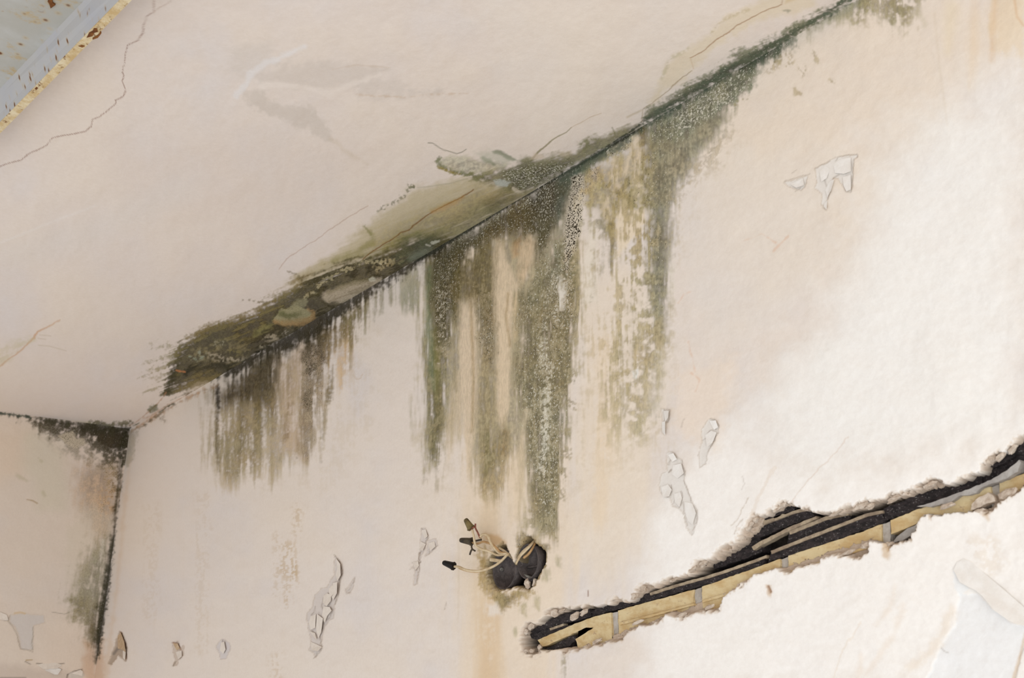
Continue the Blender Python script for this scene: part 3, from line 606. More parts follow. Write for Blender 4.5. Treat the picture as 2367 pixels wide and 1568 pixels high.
# dark crack lines and shading painted along the lifted edges
for a, w, o in (('774,1284 784,1298 789,1320 783,1360 778,1390 774,1398', 1.3, .75), ('770,1348 770,1368 766,1376', 1.6, .7), ('748,1376 744,1400 746,1420', 1.3, .7), ('757,1372 760,1384', 1.6, .7),
                ('760,1404 768,1410 764,1424 756,1434', 1.2, .6), ('746,1440 742,1460 738,1470 744,1494 734,1500', 1.4, .8), ('733,1500 732,1516 726,1522', 1.2, .7), ('727,1402 724,1414 718,1422', 1.4, .6),
                ('718,1458 726,1464 731,1476', 2, .7), ('735,1416 732,1436 730,1446', 1.2, .6), ('818,1336 812,1354 804,1366', 1, .5), ('798,1362 800,1374 808,1370', 1, .5),
                ('976,1222 986,1236 990,1244 982,1250 984,1258 976,1270 968,1282', 1.3, .7), ('970,1278 966,1292 972,1300 962,1304 960,1318', 2, .8), ('952,1302 962,1300', 1.2, .6), ('968,1300 966,1330 963,1350', 1.2, .75),
                ('998,1262 990,1270 994,1282', 1.2, .6), ('1012,1262 1000,1270', 1.2, .4), ('1030,1392 1026,1410', 1, .6), ('944,1316 950,1316', 1, .5),
                ('1547,948 1544,968 1540,978', 2, .5), ('1532,948 1534,972 1536,1000', 1.6, .7), ('1640,968 1652,972 1661,984', 1.4, .5), ('1654,992 1640,996 1630,1010 1622,1018', 1.4, .5), ('1660,1000 1646,1026 1636,1044', 1.2, .4),
                ('1554,1046 1562,1058', 1.4, .5), ('1576,1064 1576,1092 1584,1100', 1.4, .4), ('1582,1112 1592,1140 1600,1162', 1.4, .6), ('1548,1062 1546,1076', 1.6, .6), ('1550,1086 1546,1092', 2.4, .7),
                ('1552,1122 1550,1140 1544,1150', 1.6, .6), ('1574,1136 1578,1150 1572,1174', 2, .6), ('1556,1166 1566,1150 1570,1140', 1.4, .4), ('1580,1160 1582,1190 1590,1216', 1.4, .5), ('1612,1180 1612,1210 1602,1236', 1.4, .4),
                ('1886,390 1910,379 1920,373', 1.3, .5), ('1930,372 1940,362 1966,358 1980,357 1981,364', 1.3, .6), ('1972,368 1972,400 1968,444', 1.2, .4), ('1938,404 1928,410 1920,436 1914,460', 2.2, .45), ('1906,416 1910,430', 2, .5),
                ('1838,444 1850,434', 1.2, .5), ('1830,400 1842,392', 1.2, .4), ('1814,420 1840,412 1874,402', 1.3, .5), ('1716,1101 1720,1118 1714,1132', 1.2, .35), ('1580,968 1574,988', 2, .3)):
    S.line(a, w*.8, (128, 108, 88), o*.8, 2.6, jit=1.5)
# large smooth patch low on the right
S.poly('2217,1375 2258,1372 2293,1408 2332,1440 2350,1448 2380,1450 2378,1480 2364,1500 2350,1560 2336,1600 2110,1600 2145,1568 2171,1495 2207,1441 2210,1400', (233, 231, 228), .9, 4, {'n2': 4}, h=-.002, fx=(0, 0, 0))
S.poly('2204,1320 2214,1300 2226,1296 2222,1320 2216,1342 2240,1360 2220,1378 2206,1360', (236, 235, 232), .9, 4, {'n1': 2})
S.line('2367,1466 2356,1520 2338,1580', [2, 4, 5], (214, 190, 162), .7, 6, {'n1': 1})
S.line('2200,1410 2186,1450 2150,1510 2120,1530 2080,1560', [8, 10, 12, 8, 6], (230, 214, 194), .5, 20, {'n2': 8})
S.line('2172,1498 2180,1506 2190,1510', 1, (170, 160, 150), .7, 3)
S.poly('2230,1250 2300,1240 2320,1300 2290,1330 2250,1290', (222, 206, 186), .4, 30, {'n2': 14}, mot)
for a in ('2030,1440 2060,1400 2070,1360', '2000,1560 2060,1480 2090,1400', '1990,1520 1982,1580'):
    S.line(a, 6, (230, 212, 192), .35, 16, {'n2': 6})
wall_right = S.build('wall_right', MW, (0, -1, 0))
del S

# ------------------------------------------------------------------ left wall
ymax = -hit(-14, 955, 0, 0)[1]
nz, ny = 330, 170
zz0 = hit(0, 1590, 0, 0)[2]
ya = np.concatenate([[-.02], np.linspace(0, ymax*1.05, ny), [ymax*1.05+.4, ymax+1.6]])
za = np.concatenate([[H+.02], np.linspace(H, zz0-.05, nz), [zz0-.5, 0.0]])
Wl = np.stack([np.zeros((len(za), len(ya))), -np.broadcast_to(ya[None, :], (len(za), len(ya))), np.broadcast_to(za[:, None], (len(za), len(ya)))], -1)
S = Surf(Wl, .12, (222, 206, 190)); broad(S)
S.poly('-20,1000 120,1010 180,1120 180,1400 60,1560 -20,1560', (216, 204, 190), .4, 70, {'n3': 20})
S.poly('-20,990 60,1000 50,1100 -20,1110', (222, 198, 170), .4, 70, {'n3': 14})
S.poly('60,1000 160,1020 150,1180 90,1180 60,1080', (210, 202, 178), .45, 50, {'n3': 14})
S.poly('180,1090 240,1060 276,1060 272,1180 262,1240 236,1260 220,1240 196,1200 182,1140', (186, 158, 128), .6, 30, {'n2': 10, 's1': 8}, None, fx=(.3, .3, .4))
S.poly('150,1240 190,1180 236,1170 262,1200 250,1300 230,1420 190,1440 160,1400', (214, 202, 182), .5, 30, {'n2': 10})
S.poly('196,1300 220,1262 252,1250 262,1240 250,1340 240,1420 226,1500 210,1450 190,1420 168,1420 164,1380 184,1330', (142, 138, 112), .7, 36, {'n2': 12, 's1': 12, 'n1': 5}, ({'n2': .5, 's1': .5}, -1, -.1), fx=(.2, .25, .5))
S.poly('164,1390 196,1384 200,1440 180,1436', (126, 122, 92), .5, 20, {'n2': 10}, mot, fx=(.1, .3, .5))
S.poly('210,1430 238,1380 230,1510 214,1500 204,1460', (98, 88, 58), .7, 16, {'n2': 7, 's1': 5}, None, fx=(.2, .4, .4))
S.poly('196,1480 224,1500 222,1600 190,1600', (206, 166, 130), .5, 20, {'n2': 6})
# corner blackening
S.poly('40,962 100,972 180,984 300,996 300,1080 284,1110 262,1130 230,1090 200,1060 150,1040 120,1020 90,990', (110, 104, 82), .5, 22, {'n2': 9, 'n1': 2}, mot, fx=(.2, .75, .4))
S.poly('44,962 110,974 180,984 300,994 298,1060 284,1080 262,1074 236,1070 222,1040 200,1026 170,1016 130,1006 96,992', (66, 62, 46), .78, 16, {'n2': 8, 'n1': 2}, ({'n2': .7, 'n1': .5}, -1, -.1), fx=(.45, .6, .3))
S.poly('180,984 300,992 298,1030 280,1050 252,1040 220,1016 190,1004', (48, 42, 28), .8, 14, {'n2': 8, 'n1': 3}, None, fx=(.2, .4, .3))
S.poly('150,998 170,1000 176,1014 196,1012 200,1028 170,1034 150,1024 138,1008', (206, 192, 168), .8, 6, {'n2': 5, 'n1': 2}, None, fx=(0, .55, 0))
S.line('-20,954 30,960 80,966 140,978 200,986 260,990 300,992', [1.5, 2, 5, 8, 10, 12, 8], (52, 52, 38), .85, 10, {'n1': 1, 'n2': 3}, None, fx=(.1, .3, .3))
S.line('-20,954 30,959 70,966', 2.5, (70, 82, 72), .8, 3, {'n1': 2})
S.poly('236,1080 276,1070 270,1140 256,1150 240,1120', (190, 170, 142), .7, 12, {'n2': 8}, motf, fx=(.5, .75, .3))
S.poly('224,1130 262,1130 262,1180 236,1190', (196, 166, 132), .5, 14, {'n2': 8}, motf, fx=(.5, .65, .3))
S.line('290,1000 280,1040 276,1100 270,1160 264,1220 256,1290 246,1370 236,1440 228,1500 224,1528', [8, 5, 4, 4, 6, 9, 11, 13, 11, 4], (44, 44, 28), .9, 13, {'n1': 1, 'n2': 3}, None, fx=(.3, .3, .3))
S.line('232,1300 236,1270 238,1250', [2, 5, 4], (220, 210, 192), .7, 6, {'n1': 2})
S.line('62,1155 76,1158 86,1164', [1, 1.5, 1.5], (170, 144, 108), .8, 3)
for a in ('40,1100 60,1110', '100,1140 104,1146', '90,1060 96,1066'): S.line(a, 3, (176, 168, 130), .4, 8, {'n2': 4})
# missing paint low on the left wall, and a painted shadow band below it
patch(S, '24,1422 60,1420 100,1424 104,1440 78,1446 76,1480 76,1502 62,1504 48,1500 44,1474 36,1450 22,1440', (209, 202, 196), .75, -.001, (196, 180, 162), 3)
patch(S, '-20,1412 0,1420 20,1428 19,1436 0,1434 -20,1432', (212, 204, 198), .8, -.001, (186, 168, 148), 3)
S.line('34,1418 46,1416 58,1419', 2, (206, 178, 136), .7, 3)
for a, w in (('22,1424 18,1436 30,1450 40,1470 47,1500', 1), ('76,1450 77,1470 73,1488 76,1504', 1), ('120,1415 150,1420 160,1416', .8), ('48,1500 62,1502 76,1508', .8)):
    S.line(a, w, (150, 138, 122), .7, 2.4, jit=1)
S.poly('-20,1540 40,1536 100,1548 150,1552 180,1568 180,1600 -20,1600', (196, 180, 166), .6, 26, {'n2': 4})  # soft grey shadow band painted into the wall colour
S.line('60,1527 74,1526', 1.5, (176, 148, 108), .8, 2)
for a, w in (('84,1534 97,1535', 1.2), ('132,1536 148,1534', 1), ('130,1545 142,1549', 1.6), ('156,1560 170,1552 190,1548', 1), ('154,1568 156,1560', 1.6), ('58,1530 70,1536', 1)):
    S.line(a, w, (120, 108, 98), .8, 2.2)
S.poly('-20,1566 60,1566 70,1600 -20,1600', (120, 110, 100), .6, 4)
S.poly('160,1556 188,1550 194,1560 190,1576 158,1576', (208, 200, 188), .8, 4, {'n1': 2}, h=.002)
wall_left = S.build('wall_left', ML, (1, 0, 0), .0015)
del S

# ------------------------------------------------------------------ ceiling
xc = hit(1995, -14, 2, H)[0]
def fce(t): return project(np.stack([t, 0*t, np.full_like(t, H)], -1))[0]
xs = np.concatenate([[-.02], densify(fce, 0.0, xc, 800)])
depth = []
for x in xs:
    y = np.linspace(0, 3.0, 1500); X, Y = project(np.stack([np.full_like(y, x), -y, np.full_like(y, H)], -1))
    v = (X > -14) & (Y > -14)
    depth.append(max(y[v].max() if v.any() else .05, .05))
depth = np.maximum.accumulate(np.array(depth)[::1]) if False else np.array(depth)
R = 620
# spread rows evenly in the photograph along a long column
tt = np.linspace(0, 1, R)
Yc = depth[None, :]*tt[:, None]**1.15
Yc = np.vstack([np.full((1, len(xs)), -.02), Yc, Yc[-1:]+.4, np.full((1, len(xs)), 3.4)])
Yc = np.hstack([Yc, np.repeat(Yc[:, -1:], 3, 1)]); xs2 = np.concatenate([xs, [xc+.2, xc+.9, xc+2.2]])
Wc = np.stack([np.broadcast_to(xs2[None, :], Yc.shape), -Yc, np.full_like(Yc, H)], -1)
S = Surf(Wc, -1.951, (221, 208, 197)); broad(S)
S.poly('1100,-20 1900,-20 1500,250 1250,340 1150,200', (228, 216, 202), .5, 120, {'n3': 20})
S.poly('250,330 560,310 900,330 700,500 400,520 260,450', (216, 200, 186), .35, 90, {'n3': 20})
S.poly('589,177 661,144 746,144 830,152 900,160 872,182 957,199 1020,211 936,226 830,220 817,200 746,211 700,206 640,196 605,200', (208, 196, 185), .7, 22, {'n2': 14, 's1': 4})
S.poly('551,211 598,203 619,237 674,245 720,253 762,296 764,325 695,298 632,275 577,249', (203, 191, 179), .7, 18, {'n2': 12})
S.poly('540,110 620,100 640,150 560,190 530,170', (208, 198, 188), .4, 26, {'n2': 10})
S.line('703,106 619,144 581,169 572,194 547,220', [4, 7, 7, 7, 8], (224, 218, 214), .75, 10, {'n2': 4})
S.line('600,200 640,195 700,200 760,216 820,192 880,172', [5, 7, 5, 8, 5, 3], (228, 216, 205), .7, 10, {'n2': 5})
S.line('826,218 880,222 940,224 1000,216 1080,216', 1.5, (196, 170, 142), .45, 5, {'n2': 2}, motf)
S.line('770,160 820,150 900,156', 1.4, (200, 180, 160), .4, 4, {'n2': 2})
S.line('766,322 800,350 850,380', [3, 4, 2], (204, 188, 168), .4, 10, {'n2': 4})
S.line('-20,570 100,520 220,476', 2.5, (228, 220, 212), .4, 6)
S.line('0,600 200,540 420,440', 30, (216, 208, 200), .3, 60)
# cracks
ck = (138, 102, 86)
S.line('-20,390 0,385 48,372 56,364 74,352 94,342 110,333 119,319 143,312 163,309 199,302 204,296 212,291 214,274 230,267 250,255 258,247 268,240 267,231 286,222 291,212 287,199 282,189 286,176 282,166 286,150 290,128 293,105 319,94 329,79 332,59 339,38 355,27 355,-16', 1.0, ck, .8, 2.2, jit=1.2)
S.line('352,30 370,18 393,5 400,-10', .9, (170, 140, 122), .5, 2.2, jit=1.2)
S.line('-20,856 0,846 25,826 51,808 59,800 66,793 79,782 87,767 102,760 117,752 140,738', [1.6, 1.6, 1.6, 1.6, 1.6, 2.4, 3, 2.6, 1.4, 1.2, .8], (196, 146, 98), .65, 4, jit=1.5)
S.poly('-20,810 10,800 40,782 60,778 80,784 60,798 40,815 10,838 -20,856', (200, 188, 154), .55, 12, {'n2': 5, 's1': 3}, stk)
for a in ('89,798 115,800 153,811', '88,782 106,784', '92,774 118,776'): S.line(a, 1, (190, 172, 146), .5, 3)
S.line('646,623 663,600 678,590 701,573 716,563 730,556 743,546 759,533 785,517 804,502 820,493 850,475', .9, (166, 128, 104), .5, 2.4, jit=1.2)
S.line('990,330 1000,330 1012,338 1022,344 1042,350 1055,354 1070,350 1078,344', 1.1, (110, 108, 90), .7, 2.6, jit=1)
S.line('1228,370 1243,352 1262,338 1275,325 1290,315 1310,306 1320,295', [2.4, 2.2, 1.8, 1.4, 1.2, 1, 1], (120, 112, 66), .75, 3, jit=1)
S.line('1320,295 1350,280 1362,272 1390,262', .8, (184, 160, 128), .6, 2.4, jit=1)
# washes around the right-hand cracks
S.poly('1534,176 1545,150 1566,128 1600,108 1640,80 1660,52 1700,28 1760,8 1800,-12 1880,-14 1884,16 1830,34 1760,48 1700,78 1655,108 1610,150 1570,196 1540,210 1510,240 1500,236', (216, 200, 170), .6, 14, {'n2': 6, 's1': 4})
S.line('1530,180 1548,140 1590,112', 2.4, (186, 176, 146), .6, 8, {'n2': 3}, motf)
S.line('1644,76 1660,56 1700,34 1730,24', 2.4, (188, 172, 138), .55, 7, {'n2': 3}, motf)
S.line('1596,135 1629,118 1653,94 1686,73 1702,61 1747,37 1784,20 1808,12 1811,-10', 1.1, (158, 122, 90), .8, 2.6, jit=1.3)
S.line('1596,135 1603,160', .9, (196, 166, 130), .6, 2.5)
S.line('1482,282 1486,253 1506,241 1540,212 1572,184 1600,164', [1.4, 1.2, 1, 1, 1.6, 1], (150, 128, 96), .6, 2.6, jit=1.5)
S.line('1812,27 1826,27', 2.4, (140, 136, 114), .7, 5, {'n1': 2})
S.poly('1820,-14 1850,-14 1840,0 1815,10', (196, 170, 120), .5, 10)
# yellow-green wash
S.poly('662,655 700,628 760,592 800,560 838,528 850,520 880,490 930,458 960,432 1010,424 1060,412 1090,404 1140,420 1240,440 1100,530 1020,560 940,566 860,600 800,622 740,645 690,672', (186, 172, 134), .72, 22, {'s2': 10, 's1': 6, 'n2': 5}, None, fx=(0, .03, .12))
S.poly('690,660 760,616 820,580 900,530 1000,480 1100,430 1180,440 1120,510 1020,556 940,562 860,596 790,626 720,655', (150, 138, 92), .6, 34, {'s2': 10, 's1': 6, 'n2': 5}, ({'s2': .6, 's1': .4}, -1.1, 0), fx=(0, .05, .2))
S.poly('840,600 880,570 930,540 980,535 1040,540 1020,556 960,562 900,590 860,604', (116, 112, 50), .65, 22, {'s1': 6, 'n2': 5}, None, fx=(0, .1, .2))
S.line('770,604 830,582 862,556 858,536', [5, 6, 5, 2], (136, 130, 74), .5, 12, {'n2': 5, 's1': 4})
S.line('842,522 858,542', 2, (130, 126, 76), .6, 5, {'n1': 2})
S.poly('990,545 1050,500 1120,462 1180,440 1240,430 1250,440 1180,482 1100,530 1040,566 1000,585 985,570', (134, 126, 92), .6, 18, {'s1': 7, 'n2': 4}, ({'s1': .9, 's2': .4}, -1, 0), fx=(.1, .08, .35))
S.poly('1120,470 1160,450 1200,440 1200,460 1160,484 1130,494', (104, 102, 72), .55, 18, {'n2': 7}, None, fx=(.1, .1, .3))
S.line('839,600 850,590 860,582 881,567 908,552 927,538 946,531 961,517 984,500 1003,489 1040,470 1067,455 1094,438', 1.3, (122, 84, 40), .85, 2.6, jit=1.2)
S.line('1000,490 1040,474 1070,456', 5, (180, 136, 70), .4, 9, {'n2': 3})
for a, w in (('876,486 882,482', 2.4), ('888,477 900,473', 3), ('906,469 920,463', 2), ('925,457 934,452', 3), ('944,438 962,428', 4), ('956,432 972,424', 2.5), ('950,430 944,424', 1.5)):
    S.line(a, w, (112, 114, 92), .65, 5, {'n1': 2.5}, motf, fx=(0, .2, .3))
S.line('965,434 1000,430 1040,424 1080,412', 1, (150, 146, 120), .5, 4)
# right-hand bloom
S.poly('1012,370 1040,360 1080,362 1120,372 1150,372 1180,378 1150,400 1100,404 1060,400 1030,392 1016,384', (186, 182, 164), .75, 10, {'n2': 5}, None, fx=(0, .02, .25))
S.line('1016,362 1012,372 1020,384 1042,394 1070,402 1100,408 1130,414', [3, 3.5, 3.5, 3.5, 4, 5, 6], (96, 104, 66), .75, 7, {'n1': 2, 'n2': 3}, None, fx=(0, .05, .3))
S.line('1014,386 1040,396 1062,402', [2, 3, 2], (150, 132, 62), .7, 5, {'n1': 2})
S.line('1136,350 1156,352 1176,364 1196,372', [1, 4, 3, 2], (84, 98, 64), .75, 7, {'n2': 4})
S.line('1116,364 1130,372 1140,378', [3, 5, 3], (104, 116, 84), .6, 10, {'n2': 4})
S.poly('1100,352 1130,346 1160,356 1200,372 1160,380 1120,370', (176, 176, 156), .5, 14, {'n2': 6, 's1': 4})
S.poly('1085,408 1130,396 1180,386 1196,374 1212,364 1240,368 1290,362 1330,354 1350,330 1378,318 1400,318 1430,304 1470,286 1484,290 1400,346 1342,374 1290,404 1240,434 1210,448 1170,436 1130,424', (116, 116, 84), .84, 12, {'n2': 7, 's1': 3}, None, fx=(.3, .12, .3))
S.poly('1170,392 1210,380 1280,380 1320,376 1296,398 1240,432 1200,440 1180,424 1160,410', (88, 88, 62), .75, 16, {'n2': 6}, None, fx=(.78, .45, .3))
S.poly('1232,352 1250,356 1262,366 1240,370 1228,368', (206, 188, 166), .6, 6, {'n2': 3})
S.poly('1292,356 1320,348 1330,356 1300,364', (206, 190, 168), .5, 8, {'n2': 4})
S.poly('1140,416 1160,414 1180,420 1172,430 1150,430', (186, 188, 178), .85, 6, {'n1': 2})
S.line('1186,434 1196,440 1208,444', [3, 4, 2], (206, 192, 168), .8, 3, {'n1': 2})
S.line('1415,296 1420,306 1422,314', 1.2, (120, 116, 84), .7, 3)
S.poly('1336,330 1360,320 1386,322 1380,338 1350,350', (106, 108, 64), .55, 12, {'n2': 5}, motf)
S.poly('1486,286 1486,268 1496,256 1540,230 1600,194 1650,166 1696,134 1692,122 1740,112 1800,86 1822,70 1850,52 1900,26 1940,4 1960,-8 1990,-10 1900,50 1760,132 1600,226', (108, 114, 90), .85, 10, {'n2': 5, 'n1': 3, 's1': 3}, None, fx=(.42, .2, .3))
S.line('1486,282 1600,214 1700,154 1800,96 1900,36 1980,-12', [5, 6, 9, 6, 3, 3], (66, 80, 68), .8, 9, {'n1': 2, 'n2': 4}, None, fx=(.3, .1, .3))
S.line('1450,272 1470,262 1482,256', 2, (176, 158, 122), .5, 5)
# the dark leaf shaped colony
S.poly('378,908 388,885 392,866 398,846 404,822 418,802 436,786 456,770 482,756 520,746 556,736 588,726 612,706 640,690 668,676 700,654 740,640 775,622 806,606 850,598 900,580 940,560 985,548 1030,552 1062,560 1000,602 960,628 900,660 820,704 760,740 700,776 640,804 580,842 530,872 500,892 470,886 436,894 408,906',
       (82, 76, 46), .93, 14, {'s1': 7, 'n2': 6, 'n1': 3, 's2': 5}, None, fx=(.12, .2, .4))
for a, w in (('330,872 360,868 392,862', 6), ('340,840 372,834 400,832', 7), ('350,800 380,800 410,806', 5), ('330,905 360,900 384,902', 5), ('345,855 380,850', 5), ('372,886 392,888', 6)):
    S.line(a, [w*.3]+[w*.7]*(len(a.split())-2)+[w], (140, 132, 96), .55, 9, {'s1': 5, 'n1': 4}, stkf, fx=(0, .15, .4))
S.poly('430,782 470,752 520,740 560,728 590,716 640,680 668,664 700,648 690,664 640,700 600,724 540,744 480,764 440,796', (140, 124, 78), .5, 14, {'s1': 8, 'n1': 4}, stk, fx=(0, .1, .4))
S.poly('388,900 405,850 420,810 460,780 530,756 600,735 660,705 740,655 820,615 900,600 980,570 960,610 860,670 760,730 640,795 560,835 500,870 430,880', (44, 40, 24), .7, 20, {'n2': 8}, ({'n2': .7, 's1': .6, 'n3': .4}, -.05, .5), fx=(.1, .2, .4))
S.poly('400,830 470,775 560,745 640,705 740,660 740,690 640,740 560,790 470,820 410,870', (140, 130, 86), .5, 20, {'n2': 8}, ({'n2': .5, 's1': .8, 'n3': .4}, .1, .6), fx=(.2, .1, .3))
S.poly('700,650 800,606 900,590 1000,560 960,600 860,640 880,640 740,740 700,745 690,700', (52, 48, 30), .7, 16, {'n2': 6}, ({'n2': .7, 's1': .6}, -.2, .4), fx=(.2, .3, .4))
S.poly('670,640 700,640 720,632 700,655 680,664 668,655', (140, 122, 84), .45, 14, {'s1': 6, 'n1': 4}, stk)
for a in ('664,628 684,634 702,652', '600,698 620,700', '560,694 580,694 614,704'): S.line(a, 1.2, (124, 112, 84), .55, 4, {'n1': 2}, motf)
S.poly('408,906 430,880 450,866 490,858 510,868 516,880 500,892 470,886 436,894', (130, 118, 80), .65, 12, {'s1': 5, 'n2': 4}, None, fx=(0, .1, .35))
S.poly('440,905 450,885 480,880 498,886 470,892', (190, 172, 142), .5, 8, {'n2': 4})
S.line('384,906 398,874 404,850 410,844', [5, 9, 8, 5], (40, 40, 20), .75, 10, {'n1': 3, 's1': 4}, None, fx=(0, .2, .3))
S.line('428,864 440,850 456,842 470,836', [6, 7, 5, 3], (34, 33, 20), .85, 8, {'n1': 3})
S.line('470,846 500,842 530,846 560,840 590,828', [4, 7, 8, 9, 6], (46, 44, 28), .75, 11, {'n1': 3, 's1': 5})
S.line('520,866 560,846 600,818 640,796 680,784', [6, 8, 6, 6, 5], (32, 30, 20), .8, 9, {'n1': 3})
S.poly('436,824 452,806 470,796 496,790 516,788 546,794 570,804 590,820 583,830 562,840 536,838 512,832 486,830 466,836 450,834', (140, 130, 100), .7, 14, {'s1': 8, 'n2': 6}, mot, fx=(.25, .1, .35))
for a, w, c_ in (('486,822 510,826 530,834', [5, 6, 3], (190, 176, 152)), ('534,830 560,832 580,826', [3, 4, 2], (196, 182, 156)), ('498,794 514,792', 3, (176, 170, 148)), ('440,826 456,830 468,826', [2, 4, 2], (152, 160, 138)),
                 ('462,812 472,820', 3, (160, 164, 144)), ('536,812 552,816', 6, (140, 128, 80)), ('604,802 616,806', [4, 3], (182, 170, 142)), ('616,784 630,780 640,786', [5, 7, 4], (196, 180, 152)), ('658,772 664,770', 4, (186, 176, 158))):
    S.line(a, w, c_, .8, 6, {'n1': 3, 's1': 3}, motf)
S.line('407,856 416,858 428,860', [1.5, 2.5, 1.5], (196, 128, 80), .8, 3, {'n1': 1})
S.line('590,770 620,752 634,738 650,722', [4, 5, 5, 3], (128, 130, 88), .6, 8, {'n2': 3, 's1': 4}, None, fx=(.3, .1, .2))
S.poly('663,712 690,694 712,688 712,704 700,712 676,714', (160, 154, 122), .7, 8, {'n1': 2, 'n2': 3})
S.poly('632,740 650,716 684,711 712,714 726,726 722,740 704,748 672,752 644,748', (170, 162, 124), .9, 6, {'n1': 2, 'n2': 3})
S.line('634,744 660,750 700,748 722,738 724,726 712,716', [3, 4, 6, 6, 4, 2], (176, 142, 94), .8, 9, {'n1': 3})
S.line('640,742 680,744 716,736', [3, 6, 5], (172, 142, 96), .5, 10, {'n2': 4})
S.line('650,726 672,730 690,728', [5, 7, 4], (96, 98, 56), .75, 10, {'n2': 5, 'n1': 2})
S.poly('738,694 756,674 790,660 830,650 862,648 880,644 884,654 846,680 806,698 762,702', (194, 178, 154), .88, 9, {'s1': 5, 'n2': 4})
S.poly('756,676 790,655 860,640 850,652 800,662 770,680', (128, 118, 80), .5, 8, {'n2': 4})
S.poly('738,694 756,674 800,660 860,648 860,664 806,694 762,702', (132, 118, 88), .45, 8, {'s1': 4}, ({'s1': 1.0, 'n1': .4}, 0, .6))
S.line('700,690 740,660 755,648 800,624 840,604 880,604 910,596', 3, (176, 166, 134), .65, 5, {'n1': 3, 'n2': 4}, motf, fx=(.5, .3, .2))
S.line('870,620 900,608 930,600', 5, (168, 156, 122), .55, 7, {'n1': 3, 'n2': 4}, motf, fx=(.7, .4, .2))
S.line('856,646 864,644', 4, (206, 200, 180), .7, 4, {'n1': 2})
S.poly('930,560 970,548 1010,552 1000,580 960,600 930,610 910,600', (84, 90, 70), .7, 16, {'n2': 5, 's1': 4}, None, fx=(.2, .1, .3))
S.poly('944,590 980,572 1000,572 980,592 950,606', (132, 138, 122), .5, 14, {'s1': 5})
S.line('1000,562 1014,558', [4, 3], (200, 196, 176), .8, 3, {'n1': 1.5})
S.line('985,566 994,568', 2, (196, 190, 172), .7, 3)
S.line('560,838 600,818 640,800 700,772 760,738 820,702 900,660 960,628 1000,602 1060,566 1140,518 1220,470 1300,404', [3, 8, 7, 9, 11, 7, 7, 8, 9, 5, 3, 2, 2.5], (36, 36, 24), .88, 8, {'n1': 4, 'n2': 3}, None, fx=(.15, .2, .2))
S.line('1080,548 1140,512 1200,478', [8, 10, 6], (104, 100, 70), .4, 14, {'s1': 4})
S.line('1300,404 1400,344 1480,290', 2.5, (46, 54, 42), .85, 4, {'n1': 2})
S.line('740,690 748,700 770,712', 3, (60, 54, 34), .7, 8)
# towards the corner
S.line('384,908 372,925 352,945 334,960 316,975 300,984', [2, .8, 1, 1.4, 1, 1], (176, 130, 96), .65, 4, {'n1': 1.5})
S.poly('340,946 350,938 364,936 362,948 348,954', (84, 88, 48), .75, 7, {'n1': 3})
S.line('330,968 350,962 380,944 420,922 460,902 496,890', [1, 2, 3, 2.5, 3, 4], (190, 150, 116), .6, 6, {'n1': 2})
S.line('382,944 402,936 410,934', [3, 4, 1], (76, 80, 50), .8, 5, {'n1': 3})
S.line('420,924 436,914 446,908', [2, 3, 2], (100, 84, 60), .6, 5, {'n1': 3})
S.line('206,978 225,980 250,984 286,982 300,978 320,982', [2, 5, 4, 5, 4, 1.5], (92, 92, 58), .8, 7, {'n1': 3}, None, fx=(0, .1, .3))
S.line('120,975 160,980 200,988 260,992 300,992', [1, 2, 3, 4, 4], (52, 52, 36), .8, 5, {'n1': 2})
S.line('-20,951 30,957 90,967 130,975', 1.5, (90, 92, 78), .7, 4, {'n1': 2}, motf)
S.line('140,976 180,978 206,980', 4, (208, 196, 158), .5, 6)
ceiling = S.build('ceiling', MC, (0, 0, -1), .0012)
del S

# ------------------------------------------------------------------ things and parts
rnd = random.Random(3)
def plate(name, poly, mats, place, front, back, parent, jag=0, label=None, fmat=None, top_lip=None):
    """a solid slab whose front outline lies at depth 'front' (negative = into the wall) and that is as deep as 'back'"""
    P = []
    q = pts(poly) if isinstance(poly, str) else np.array(poly)
    for i in range(len(q)):
        a, b = q[i], q[(i+1) % len(q)]
        n = max(1, int(np.hypot(*(b-a))/7)) if jag else 1
        for k in range(n):
            c = a+(b-a)*k/n
            if jag: c = c+np.array([rnd.uniform(-jag, jag), rnd.uniform(-jag, jag)])
            P.append(c)
    fr = [place(x, y, front) for x, y in P]
    d = place(0, 0, 1.0)*0
    nrm = {on_wall: Vector((0, -1, 0)), on_ceil: Vector((0, 0, -1)), on_left: Vector((1, 0, 0))}[place]
    bk = [v+nrm*(back-front) for v in fr]
    n = len(fr)
    bm = bmesh.new()
    f = [bm.verts.new(v) for v in fr]; b = [bm.verts.new(v) for v in bk]
    ff = bm.faces.new(f); bm.faces.new(b[::-1])
    for i in range(n): bm.faces.new((f[i], b[i], b[(i+1) % n], f[(i+1) % n]))
    bmesh.ops.triangulate(bm, faces=[x for x in bm.faces if len(x.verts) > 4])
    o = bm_obj(name, bm, mats, parent)
    if label: o['label'] = label
    return o

